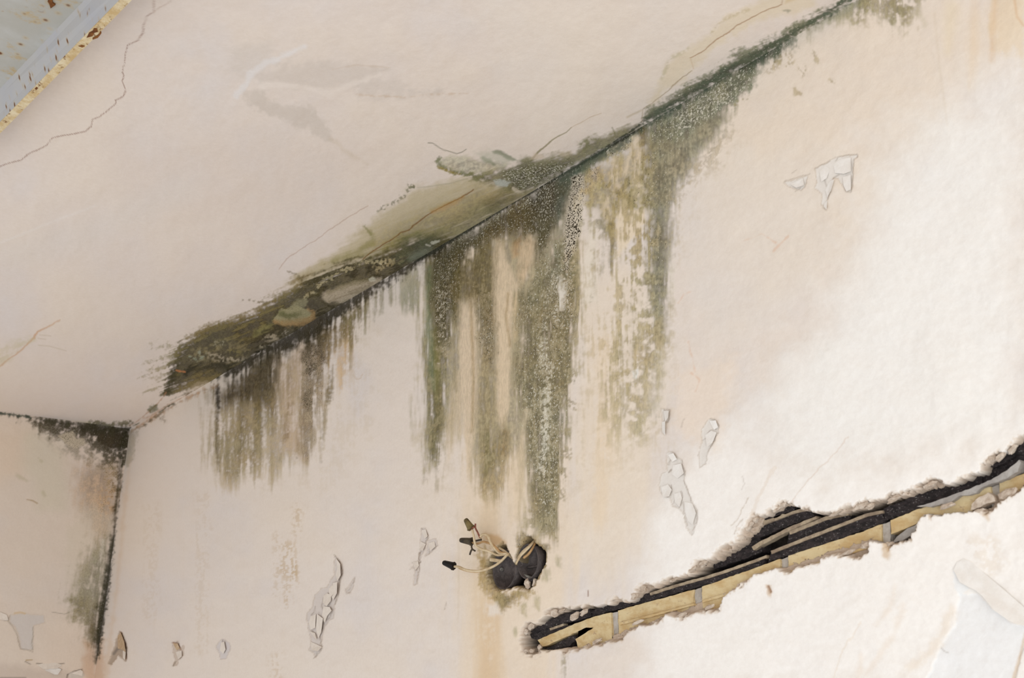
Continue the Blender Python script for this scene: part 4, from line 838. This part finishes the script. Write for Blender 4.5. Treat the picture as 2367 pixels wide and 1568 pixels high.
def tube(pl, radii, mat, name, parent, seg=8, flat=1.0):
    """smooth tube through 3D points"""
    P = [Vector(p) for p in pl]; Q = []; RR = []
    r = radii if isinstance(radii, (list, tuple)) else [radii]*len(P)
    for i in range(len(P)-1):
        p0, p1, p2, p3 = P[max(i-1, 0)], P[i], P[i+1], P[min(i+2, len(P)-1)]
        for k in range(5):
            t = k/5
            Q.append(.5*((2*p1)+(p2-p0)*t+(2*p0-5*p1+4*p2-p3)*t*t+(3*p1-p0-3*p2+p3)*t**3)); RR.append(r[i]*(1-t)+r[i+1]*t)
    Q.append(P[-1]); RR.append(r[-1])
    bm = bmesh.new(); rings = []; up = Vector((0, -1, 0))
    for i, q in enumerate(Q):
        tg = (Q[min(i+1, len(Q)-1)]-Q[max(i-1, 0)]).normalized()
        a = tg.cross(up); a = a.normalized() if a.length > .05 else tg.orthogonal().normalized(); b = tg.cross(a).normalized()
        rings.append([bm.verts.new(q+(a*math.cos(2*math.pi*k/seg)+b*flat*math.sin(2*math.pi*k/seg))*RR[i]) for k in range(seg)])
    for i in range(len(rings)-1):
        for k in range(seg): bm.faces.new((rings[i][k], rings[i][(k+1) % seg], rings[i+1][(k+1) % seg], rings[i+1][k]))
    bm.faces.new(rings[0]); bm.faces.new(rings[-1][::-1])
    return bm_obj(name, bm, mat, parent, True)

def lathe(prof, base, axis, mat, name, parent, seg=16, ridges=0):
    """prof: (distance along axis, radius)"""
    ax = Vector(axis).normalized(); a = ax.orthogonal().normalized(); b = ax.cross(a)
    bm = bmesh.new(); rings = []
    for d, r in prof:
        rings.append([bm.verts.new(Vector(base)+ax*d+(a*math.cos(2*math.pi*k/seg)+b*math.sin(2*math.pi*k/seg))*r*(1+(.07 if ridges and k % 2 else 0))) for k in range(seg)])
    for i in range(len(rings)-1):
        for k in range(seg): bm.faces.new((rings[i][k], rings[i][(k+1) % seg], rings[i+1][(k+1) % seg], rings[i+1][k]))
    bm.faces.new(rings[0]); bm.faces.new(rings[-1][::-1])
    return bm_obj(name, bm, mat, parent, not ridges)

def lump(name, px, py, out, rx, ry, rz, mat, parent, seed=0, rot=0):
    """broken lump of plaster, radii in metres along wall, up, outwards"""
    c = on_wall(px, py, out); r = random.Random(seed)
    bm = bmesh.new(); bmesh.ops.create_icosphere(bm, subdivisions=2, radius=1)
    for v in bm.verts:
        k = 1+r.uniform(-.34, .22); p = v.co*k
        x, z = p.x*rx, p.z*ry
        v.co = c+Vector((x*math.cos(rot)-z*math.sin(rot), p.y*rz, x*math.sin(rot)+z*math.cos(rot)))
    return bm_obj(name, bm, mat, parent)

# ---- yellow bricks, mortar and dark ridges inside the chased channel --
TOPL = pts('1243,1480 1357,1432 1494,1394 1611,1361 1780,1302 1818,1287 1982,1234 2122,1178 2264,1135 2370,1094 2430,1070')
def top_at(x): return float(np.interp(x, TOPL[:, 0], TOPL[:, 1]))
BD = -.016
def brick(x0, x1, dy=95, dy0=None):
    dy0 = dy0 or dy
    xa = [x0+(x1-x0)*i/5 for i in range(6)]
    P = [(x, top_at(x)+rnd.uniform(-1, 1)) for x in xa]+[(x1+3, top_at(x1)+dy)]+[(x0+3, top_at(x0)+dy0)]
    return P
HT = [(1243, 1412, 42, 66), (1428, 1604, 72, 74), (1622, 1803, 74, 78), (1822, 2038, 78, 84), (2058, 2290, 84, 84), (2310, 2425, 84, 90)]
bricks = []
for i, (a, b, h0, h1) in enumerate(HT):
    if i == 0:
        P = [(1243, 1480), (1300, 1455), (1357, 1431), (1412, 1416), (1416, 1490), (1340, 1508), (1330, 1478), (1372, 1452), (1356, 1451), (1310, 1472), (1262, 1494), (1254, 1496)]
    elif i == 4:
        P = [(2058, top_at(2058)), (2122, 1178), (2200, 1155), (2290, top_at(2290)), (2292, 1158), (2254, 1176), (2236, 1196), (2128, 1200), (2118, 1212), (2060, 1236)]
    elif i == 5:
        P = [(2310, top_at(2310)), (2370, 1094), (2425, 1072), (2425, 1180), (2312, 1180)]
    else:
        P = brick(a, b, h1, h0)
    o = plate('brick', P, M_brick, on_wall, BD-.002*(i % 2), -.05, wall_right, jag=.8)
    bricks.append(o)
for x in (1420, 1613, 1812, 2048, 2300):
    plate('mortar_joint', [(x-9, top_at(x-9)+2), (x+10, top_at(x+10)+2), (x+12, top_at(x+10)+74), (x-6, top_at(x-9)+74)], M_mortar, on_wall, BD-.004, -.05, wall_right, jag=1)
# thin raised ledge along the middle of the bricks
for P in ('1432,1440 1604,1396 1604,1400 1432,1446', '1624,1388 1802,1336 1802,1341 1624,1394', '1824,1322 2036,1252 2036,1258 1824,1328'):
    o = plate('brick_ledge', P, M_brick, on_wall, BD+.003, -.03, wall_right, jag=.6)
# loose cement over the near bricks
plate('cement_smear', '2120,1172 2160,1160 2230,1134 2290,1110 2330,1086 2356,1064 2360,1070 2352,1090 2338,1100 2318,1110 2306,1116 2290,1118 2268,1128 2256,1140 2240,1146 2220,1146 2200,1160 2190,1166 2176,1166 2150,1172', M_cement, on_wall, -.008, -.03, wall_right, jag=1.2)
plate('cement_smear', '2062,1256 2074,1240 2090,1228 2106,1218 2120,1212 2112,1236 2100,1240 2086,1250', M_cement, on_wall, -.014, -.03, wall_right, jag=1.2)
plate('cement_smear', '2246,1166 2262,1150 2284,1140 2296,1146 2300,1160 2280,1164 2258,1176 2244,1180', M_crumb, on_wall, -.007, -.03, wall_right, jag=1.2)

def ridge(top, bot, d, lipw=5, label=None, jag=1.6, lip=True):
    """one glazed ridge of the tile: dark face with a dusty ledge on top"""
    T = pts(top); B = pts(bot)
    q = np.vstack([T, B[::-1]])
    o = plate('tile_ridge', q, M_ridge, on_wall, d, -.055, wall_right, jag=jag)
    if lip:
        L = np.vstack([T, (T+np.array([1.5, lipw]))[::-1]])
        plate('ridge_ledge', L, M_lip, on_wall, d+.0025, d-.006, o, jag=.5)
    return o
# lowest long ridge, in three lengths
ridge('1366,1412 1420,1394 1470,1380 1502,1372', '1357,1430 1420,1412 1494,1392 1506,1388', -.020, lip=False)
ridge('1502,1371 1560,1352 1640,1330 1700,1310 1771,1284', '1500,1391 1560,1372 1640,1350 1700,1329 1764,1306', -.018, 6)
ridge('1782,1274 1860,1243 1940,1212 2004,1187 2040,1180', '1776,1300 1860,1272 1940,1246 2010,1220 2044,1208', -.018, 7)
ridge('2040,1178 2120,1144 2190,1122 2230,1106 2270,1098', '2044,1206 2122,1176 2200,1150 2264,1132 2272,1128', -.019, lip=False)
ridge('2268,1096 2300,1074 2340,1050 2380,1024', '2270,1128 2310,1110 2350,1078 2390,1062', -.021, lip=False)
ridge('2290,1078 2312,1060 2340,1036 2380,1012', '2296,1084 2316,1072 2350,1052 2384,1034', -.013, lip=False, jag=2.5)
# second
ridge('1650,1286 1700,1262 1757,1240', '1650,1316 1700,1300 1762,1276', -.024, lip=False)
ridge('1824,1228 1870,1210 1909,1194 1960,1184', '1820,1262 1870,1240 1920,1220 1964,1202', -.022, 8)
# third
ridge('1740,1236 1765,1216 1806,1196 1846,1182 1876,1178', '1738,1248 1768,1238 1810,1222 1850,1206 1884,1196', -.020, lip=False, jag=2)
plate('ridge_ledge', '1738,1264 1760,1250 1790,1236 1818,1222 1850,1208 1886,1194 1888,1200 1850,1216 1824,1228 1800,1240 1770,1256 1742,1272', M_lip, on_wall, -.017, -.03, wall_right, jag=.8)
plate('ridge_ledge', '1764,1204 1788,1198 1788,1204 1764,1212', M_lip, on_wall, -.015, -.03, wall_right, jag=.6)
plate('ridge_ledge', '1803,1190 1826,1184 1850,1177 1872,1174 1874,1180 1850,1184 1826,1190 1806,1198 1766,1214 1762,1208', M_lip, on_wall, -.016, -.03, wall_right, jag=.6)
# top
ridge('1756,1194 1790,1188 1806,1172 1820,1162 1834,1164', '1762,1202 1790,1198 1810,1190 1830,1182 1836,1178', -.016, lip=False, jag=2)
# left end
ridge('1226,1460 1260,1440 1300,1420 1340,1412 1362,1406', '1232,1464 1268,1452 1304,1440 1340,1434 1366,1424', -.018, lip=False, jag=2)
o = plate('tile_ridge', '1224,1466 1252,1458 1304,1444 1304,1448 1340,1440 1366,1432 1352,1442 1300,1462 1270,1472 1244,1480 1228,1478', M_ridge, on_wall, -.021, -.05, wall_right, jag=1.4)
plate('ridge_ledge', '1270,1453 1302,1442 1303,1447 1272,1458', M_lip, on_wall, -.0185, -.03, wall_right, jag=.3)
plate('tile_ridge', '1262,1500 1290,1488 1316,1474 1330,1468 1332,1480 1316,1494 1290,1502 1272,1504', M_ridge, on_wall, -.019, -.05, wall_right, jag=1.6)
# broken lumps of plaster along the rim
for i, (x, y, o_, a, b, c_, r_, big) in enumerate(((1328, 1425, -.006, .020, .011, .010, .35, 1), (1350, 1416, -.006, .017, .010, .009, .3, 1), (1281, 1418, -.004, .017, .013, .008, .2, 0), (1300, 1412, -.004, .013, .007, .007, .2, 0), (1228, 1449, -.006, .013, .010, .009, .5, 0),
        (1217, 1462, -.010, .009, .011, .008, 0, 0), (1248, 1497, -.007, .008, .009, .008, .3, 0), (1230, 1505, -.004, .010, .008, .007, 0, 0), (1215, 1506, -.003, .009, .009, .006, 0, 0), (1304, 1511, -.003, .008, .005, .005, -.4, 0),
        (1466, 1378, -.006, .014, .013, .008, .3, 0), (1488, 1362, -.006, .013, .011, .008, .4, 0), (1560, 1340, -.005, .018, .005, .006, .3, 0), (1600, 1318, -.006, .016, .010, .008, .5, 0), (1626, 1304, -.006, .014, .009, .008, .4, 0),
        (1712, 1240, -.007, .014, .012, .010, .5, 0), (1732, 1216, -.006, .014, .012, .009, .7, 0), (1748, 1202, -.006, .009, .007, .007, .6, 0), (1796, 1178, -.004, .012, .006, .007, .5, 0), (1812, 1168, -.004, .009, .006, .006, .5, 0),
        (1866, 1178, -.004, .007, .004, .006, .2, 0), (1936, 1184, -.005, .020, .006, .007, .35, 0), (1990, 1170, -.005, .018, .008, .008, .35, 0), (2012, 1170, -.005, .012, .008, .008, .35, 0), (2070, 1152, -.005, .020, .006, .007, .35, 0), (2150, 1122, -.004, .014, .008, .008, .4, 0),
        (2290, 1062, -.005, .010, .008, .008, .5, 0), (2312, 1056, -.004, .012, .007, .008, .7, 0), (2340, 1040, -.005, .012, .006, .008, .7, 0), (1576, 1424, -.006, .022, .007, .007, .3, 0), (1640, 1404, -.006, .014, .006, .007, .3, 0), (1474, 1440, -.006, .020, .006, .007, .3, 0), (1380, 1484, -.007, .022, .007, .007, .3, 0),
        (2000, 1262, -.005, .012, .008, .007, .3, 0), (1960, 1278, -.005, .018, .006, .007, .3, 0), (2058, 1258, -.006, .010, .004, .006, .3, 0), (2190, 1170, -.005, .016, .006, .007, .2, 0), (2330, 1140, -.005, .018, .010, .007, .3, 0), (2262, 1182, -.004, .014, .005, .006, .2, 0))):
    lump('plaster_crumb', x, y, o_, a*.72, b*.56, c_*.6, M_crumb, wall_right, i, r_)

# ---- electrical box ---------------------------------------------------
box = bpy.data.objects.new('junction_box', None); col.objects.link(box); box.location = on_wall(1190, 1305, -.02)
tag(box, 'dark round double electrical box sunk in the wall with loose wires hanging out', 'electrical box')
kids = []
def cup(cx, cy, rr, depth, name='box_cup'):
    c = on_wall(cx, cy, -depth); ax = Vector((0, -1, 0))
    prof = [(-.002, 0.001), (-.002, rr), (depth-.006, rr), (depth-.006, rr-.0022), (.001, rr-.0024), (.001, .001)]
    return lathe(prof, c, ax, M_bak, name, None, 40)
c1 = cup(1186, 1318, .042, .030); c2 = cup(1243, 1300, .036, .032)
kids += [c1, c2]
def ring(cx, cy, R0, r0, mat, name, parent, depth, a0=0, a1=360):
    c = on_wall(cx, cy, -depth); n = 24
    P = [c+Vector((math.cos(math.radians(a0+(a1-a0)*k/n))*R0, 0, math.sin(math.radians(a0+(a1-a0)*k/n))*R0)) for k in range(n+1)]
    return tube(P, r0, mat, name, parent, 6)
kids.append(lathe([(0, .0045), (.006, .0042), (.006, .0018), (.002, .0016)], on_wall(1163, 1317, -.029), (0, -1, 0), M_bakrim, 'screw_post', None, 14))
kids.append(lathe([(0, .0035), (.004, .0032), (.004, .0012), (.002, .0010)], on_wall(1249, 1299, -.030), (0, -1, 0), M_bakrim, 'screw_post', None, 14))
kids.append(ring(1150, 1322, .016, .0012, M_bakrim, 'cup_scale_ring', None, .0285, 120, 215))
kids.append(plate('cup_web', '1186,1294 1194,1308 1200,1320 1216,1326 1230,1336 1236,1346 1222,1342 1206,1334 1196,1330 1180,1316', M_bak, on_wall, -.022, -.032, None, jag=.5))
kids.append(plate('cup_web', '1200,1314 1250,1306 1250,1309 1202,1318', M_bak, on_wall, -.026, -.032, None))
for P in ('1212,1328 1222,1332 1238,1338 1240,1342 1226,1339 1212,1334', '1196,1296 1210,1262 1216,1254 1222,1252 1212,1268 1200,1296'):
    kids.append(plate('cup_web', P, M_bakrim, on_wall, -.014, -.02, None, jag=.6))
# pebble of plaster caught in the rim
lump('plaster_crumb', 1220, 1351, -.006, .0085, .0105, .008, M_crumb, wall_right, 77)
lump('plaster_crumb', 1236, 1349, -.008, .005, .009, .006, M_crumb, wall_right, 78)

def wire(s, r, mat, parent=None, flat=1.0, name='wire', label=None):
    P = [[float(v) for v in p.split(',')] for p in s.split()]
    o = tube([on_wall(x, y, out) for x, y, out in P], r, mat, name, parent, 8, flat)
    if label: o['label'] = label
    return o
R1 = .0026
w1 = wire('1180,1287,-.018 1175,1282,-.004 1163,1283,.004 1150,1284,.010 1140,1280,.014 1127,1274,.02 1112,1270,.026 1101,1263,.03 1097,1253,.034 1095,1240,.036 1091,1225,.038', R1, M_wire)
w2 = wire('1182,1288,-.018 1175,1281,-.002 1160,1281,.006 1151,1277,.010 1140,1264,.016 1133,1253,.020 1130,1244,.022 1126,1238,.024 1120,1236,.025 1114,1237,.026 1110,1243,.026 1111,1248,.026', R1*1.05, M_wire)
w3 = wire('1183,1289,-.018 1173,1281,-.004 1157,1277,.006 1148,1268,.012 1138,1259,.016 1130,1256,.019 1117,1253,.022 1105,1257,.024 1096,1256,.026 1091,1253,.027', R1*.95, M_wireb)
w4 = wire('1184,1290,-.018 1175,1282,.0 1166,1290,.008 1158,1298,.014 1144,1308,.022 1123,1317,.030 1101,1321,.036 1077,1318,.041 1063,1312,.044 1050,1310,.046', R1*1.05, M_wire)
w5 = wire('1184,1290,-.018 1174,1284,-.002 1164,1292,.008 1157,1297,.012 1146,1296,.014 1133,1294,.016', [R1, R1, R1, R1*1.2, R1*1.5, R1*1.5], M_wire, flat=.6)
w6 = wire('1186,1290,-.02 1174,1280,-.008 1164,1273,-.004 1156,1268,-.006 1150,1262,-.014', R1, M_wire)
w7 = wire('1240,1246,-.024 1234,1253,-.010 1226,1262,.0 1214,1274,.004 1204,1284,.006 1197,1296,.008 1193,1304,.008', [R1, R1, R1*1.2, R1*1.3, R1*1.3, R1*1.1, R1], M_wire, flat=.6)
w8 = wire('1242,1248,-.024 1237,1256,-.012 1231,1268,-.004 1222,1281,.0 1211,1290,.002', [R1, R1, R1, R1, R1], M_wireb)
w9 = wire('1240,1246,-.024 1232,1254,-.011 1222,1264,-.002 1208,1276,.002 1198,1290,.004', R1*.9, M_wire)
w10 = wire('1061,1314,.043 1078,1320,.040 1100,1323,.035 1116,1320,.031', R1*.7, M_wireb)
w11 = wire('1099,1211,.034 1099,1221,.033 1104,1231,.030 1107,1238,.028 1110,1244,.027', .0019, M_copper, name='bare_copper_wire', label='bare reddish copper wire end pointing up')
w12 = wire('1112,1248,.027 1104,1250,.027 1093,1252,.027', [.0026, .0022, .0024], M_darkwire, name='twisted_wire_joint')
w13 = wire('1092,1257,.027 1090,1264,.028 1092,1270,.028 1098,1274,.028', .0019, M_darkwire, name='twisted_wire_joint')
w14 = wire('1091,1270,.028 1088,1276,.028 1086,1283,.028', .0020, M_darkwire, name='twisted_wire_joint')
w15 = wire('1085,1227,.038 1090,1222,.038 1096,1219,.038', .0018, M_copper, name='bare_copper_wire')
kids += [w1, w2, w3, w4, w5, w6, w7, w8, w9, w10, w11, w12, w13, w14, w15]
def nut(bx, by, ob, tx, ty, ot, mat, parent, label):
    b = on_wall(bx, by, ob); tp = on_wall(tx, ty, ot); L = (tp-b).length
    o = lathe([(0, .0072), (.0015, .0090), (.0035, .0090), (.004, .0078), (L*.5, .0066), (L*.92, .0052), (L, .0042)], b, tp-b, mat, 'wire_connector', parent, 18, 1)
    o['label'] = label
nut(1090, 1223, .038, 1076, 1201, .046, M_nut, w1, 'olive tapered cap on the highest wire')
nut(1092, 1253, .027, 1064, 1249, .040, M_nut2, w3, 'brown tapered cap on the middle wire')
nut(1050, 1310, .046, 1025, 1301, .056, M_nut3, w4, 'black tapered cap on the lowest wire')
inv = box.location.copy()
for k in kids:
    k.parent = box; k.matrix_parent_inverse = Matrix.Translation(-inv)

# ---- paint flakes still hanging on the walls ---------------------------
def flake(p, lift=(1, 0), amt=.006, mat=None, parent=None, place=on_wall, base=.0006, label=None):
    p = pts(p); c = p.mean(0); L = np.array(lift, float); L /= np.hypot(*L)
    t = (p-c) @ L; t = (t-t.min())/(t.max()-t.min()+1e-9)
    nrm = {on_wall: Vector((0, -1, 0)), on_ceil: Vector((0, 0, -1)), on_left: Vector((1, 0, 0))}[place]
    P = [place(x, y, base+amt*k*k) for (x, y), k in zip(p, t)]
    cc = place(c[0], c[1], base+amt*.3)
    bm = bmesh.new(); f = [bm.verts.new(v) for v in P]; b = [bm.verts.new(v-nrm*.0007) for v in P]
    fc = bm.verts.new(cc); bc = bm.verts.new(cc-nrm*.0007); n = len(P)
    for i in range(n):
        j = (i+1) % n
        bm.faces.new((f[i], f[j], fc)); bm.faces.new((b[j], b[i], bc)); bm.faces.new((f[i], b[i], b[j], f[j]))
    o = bm_obj('paint_flake', bm, mat or M_flake, parent or wall_right)
    if label: o['label'] = label
    return o
for p, l, a in (('776,1290 786,1304 787,1330 780,1344 776,1330 780,1312', (1, 0), .006), ('770,1348 779,1346 778,1372 770,1388 764,1376', (1, 0), .007), ('748,1378 756,1372 766,1376 764,1390 754,1402 746,1394', (.6, 1), .006),
                ('748,1402 762,1404 766,1412 756,1424 750,1440 744,1424', (1, .3), .006), ('733,1420 746,1430 742,1462 736,1476 730,1452', (1, 0), .005), ('718,1426 730,1420 728,1452 718,1456 714,1440', (-.4, 1), .005),
                ('716,1460 728,1464 732,1480 726,1474', (0, 1), .007), ('718,1484 732,1490 744,1496 734,1506 720,1504', (0, 1), .007), ('760,1362 768,1352 772,1372 762,1382', (0, 1), .005),
                ('974,1226 984,1224 988,1240 982,1246', (1, 0), .004), ('972,1252 984,1258 976,1274 968,1270', (.4, 1), .006), ('954,1300 966,1298 968,1308 960,1318', (0, 1), .006), ('990,1256 1004,1252 1006,1264 994,1274', (0, 1), .005)):
    flake(p, l, a)
for p, l, a in (('1534,950 1545,950 1543,966 1537,976', (1, 0), .006), ('1530,976 1537,974 1537,1006 1531,1000', (1, 0), .005), ('1640,974 1654,972 1659,988 1650,994', (.6, -1), .004), ('1630,1006 1644,996 1656,1000 1646,1024 1634,1034', (.6, 1), .005),
                ('1544,1052 1556,1048 1564,1062 1554,1068', (0, -1), .004), ('1556,1076 1574,1072 1580,1094 1566,1106 1552,1096', (1, .3), .005), ('1528,1126 1544,1120 1552,1132 1546,1148 1532,1150', (.6, 1), .006),
                ('1558,1142 1572,1138 1576,1152 1570,1172 1560,1162', (0, 1), .007), ('1582,1160 1600,1164 1608,1186 1600,1214 1590,1204 1584,1184', (1, .6), .006), ('1894,396 1908,384 1918,390 1910,412 1898,420', (0, 1), .003),
                ('1926,380 1944,368 1966,364 1966,396 1950,402 1930,400', (.6, 1), .003), ('1948,410 1966,404 1966,438 1956,442 1950,430', (.5, 1), .005), ('1916,420 1928,414 1920,440 1912,456 1908,440', (1, .3), .005),
                ('1906,470 1912,464 1910,484 1904,478', (0, 1), .004), ('1826,426 1856,412 1858,428 1840,434', (.3, 1), .003)):
    flake(p, l, a*.8, M_flakew)
flake('272,1470 279,1463 287,1484 290,1508 282,1502 272,1500', (1, .1), .010, M_flakeb, label='brown-edged curl of paint near the corner')
flake('284,1506 291,1500 289,1526 284,1522', (1, 1), .010, M_flake)
flake('400,1488 410,1488 416,1500 408,1504', (0, -1), .006, M_flakeb)
flake('406,1508 420,1504 420,1518 412,1524', (.6, 1), .006)
flake('511,1486 518,1484 521,1502 516,1512 508,1504', (1, 0), .005)
flake('2204,1318 2212,1300 2228,1292 2246,1300 2290,1338 2367,1404 2400,1440 2367,1447 2345,1442 2330,1434 2296,1410 2272,1380 2256,1366 2236,1356 2218,1346', (-.6, 1), .010, M_flakew, label='large pale flap of paint lifting low on the right')
for p, l, a in (('78,1446 100,1440 104,1426 70,1422 24,1423 22,1438 36,1448 46,1470 49,1499 62,1502 76,1500 72,1486 76,1468', (0, 1), .002),):
    pass
flake('102,1549 128,1542 142,1548 134,1560 126,1560', (.3, 1), .012, M_flakew, wall_left, on_left, label='small white curl of paint near the frame bottom')
flake('84,1536 128,1532 144,1538 132,1546 100,1548', (.2, 1), .006, M_flake, wall_left, on_left)
flake('158,1560 186,1549 192,1553 188,1568 170,1576 158,1572', (.2, -1), .008, M_flake, wall_left, on_left)
flake('2,1416 16,1422 19,1434 8,1434 -10,1432 -10,1412', (1, 0), .004, M_flake, wall_left, on_left)

# ---- rusty metal fixture hanging below the ceiling --------------------
fix = bpy.data.objects.new('ceiling_light_housing', None); col.objects.link(fix)
tag(fix, 'rust-spotted grey metal light housing with gold rusted rim under the ceiling', 'light fixture')
hb, ht = .055, .006                       # rim and pan distance below the ceiling
def prism(name, sect, mat, parent):
    """sect: list of (point at one end, point at other end); a thin bent sheet extruded between the two ends"""
    A = [Vector(a) for a, b in sect]; B = [Vector(b) for a, b in sect]
    bm = bmesh.new(); n = len(A)
    va = [bm.verts.new(v) for v in A]; vb = [bm.verts.new(v) for v in B]
    for i in range(n): bm.faces.new((va[i], va[(i+1) % n], vb[(i+1) % n], vb[i]))
    bm.faces.new(va[::-1]); bm.faces.new(vb)
    return bm_obj(name, bm, mat, parent)
def ext(p0, p1, k0, k1):
    d = p1-p0; return p0-d*k0, p1+d*k1
ro = ext(on_ceil(0, 309, hb), on_ceil(305, 0, hb), .5, .6)
ri = ext(on_ceil(0, 283, hb), on_ceil(277, 0, hb), .5, .6)
se = ext(on_ceil(0, 205, ht), on_ceil(195, 0, ht), .5, .6)
away = (se[0]-ri[0]); away.z = 0; away.normalize()
dr = (ro[1]-ro[0]).normalized(); away = (away-dr*away.dot(dr)).normalized()
fix.location = (ro[0]+ro[1])/2
T = Vector((0, 0, .0015))
fk = []
wdt = (ro[0]-ri[0]).length
# rim flange
fk.append(prism('rim', [(ro[0], ro[1]), (ri[0], ri[1]), (ri[0]+T*2, ri[1]+T*2), (ro[0]+T*2, ro[1]+T*2)], M_rim, None))
# inner side
fk.append(prism('side_panel', [(ri[0]+T, ri[1]+T), (se[0], se[1]), (se[0]-away*.002, se[1]-away*.002), (ri[0]+T-away*.002, ri[1]+T-away*.002)], M_side, None))
pw = away*.34
fk.append(prism('top_pan', [(se[0], se[1]), (se[0]+pw, se[1]+pw), (se[0]+pw+T, se[1]+pw+T), (se[0]+T, se[1]+T)], M_pan, None))
s2 = [se[0]+pw, se[1]+pw]; off = (ri[0]-se[0]); off = off-2*away*off.dot(away)
fk.append(prism('side_panel', [(s2[0], s2[1]), (s2[0]+off, s2[1]+off), (s2[0]+off+away*.002, s2[1]+off+away*.002), (s2[0]+away*.002, s2[1]+away*.002)], M_side, None))
r2 = [s2[0]+off, s2[1]+off]
fk.append(prism('rim', [(r2[0], r2[1]), (r2[0]+away*.017, r2[1]+away*.017), (r2[0]+away*.017+T*2, r2[1]+away*.017+T*2), (r2[0]+T*2, r2[1]+T*2)], M_rim, None))
# dented, rusted notch in the rim
def fpoly(name, poly, drop, th, mat):
    P = [on_ceil(x, y, drop) for x, y in pts(poly)]
    bm = bmesh.new(); f = [bm.verts.new(v) for v in P]; b = [bm.verts.new(v+Vector((0, 0, th))) for v in P]; n = len(P)
    bm.faces.new(f); bm.faces.new(b[::-1])
    for i in range(n): bm.faces.new((f[i], b[i], b[(i+1) % n], f[(i+1) % n]))
    return bm_obj(name, bm, mat, None)
fk.append(fpoly('rust_scab', '200,88 206,76 214,72 217,66 224,66 226,74 218,76 214,84 205,86', hb+.001, .003, M_rust))
fk.append(fpoly('rust_scab', '214,88 228,80 232,72 234,78 226,88 214,92', hb+.001, .003, M_rust))
fk.append(fpoly('rust_scab', '80,206 84,202 88,204 84,208', hb+.001, .003, M_rust))
fk.append(fpoly('rust_scab', '181,107 190,105 196,107 190,110', hb+.001, .003, M_rust))
fk.append(fpoly('rust_scab', '114,0 120,0 122,8 128,12 122,16 117,20 114,10 110,4', ht+.003, .003, M_rust))
for k in fk:
    k.parent = fix; k.matrix_parent_inverse = Matrix.Translation(-fix.location)

print('built', len(bpy.data.objects), 'objects')
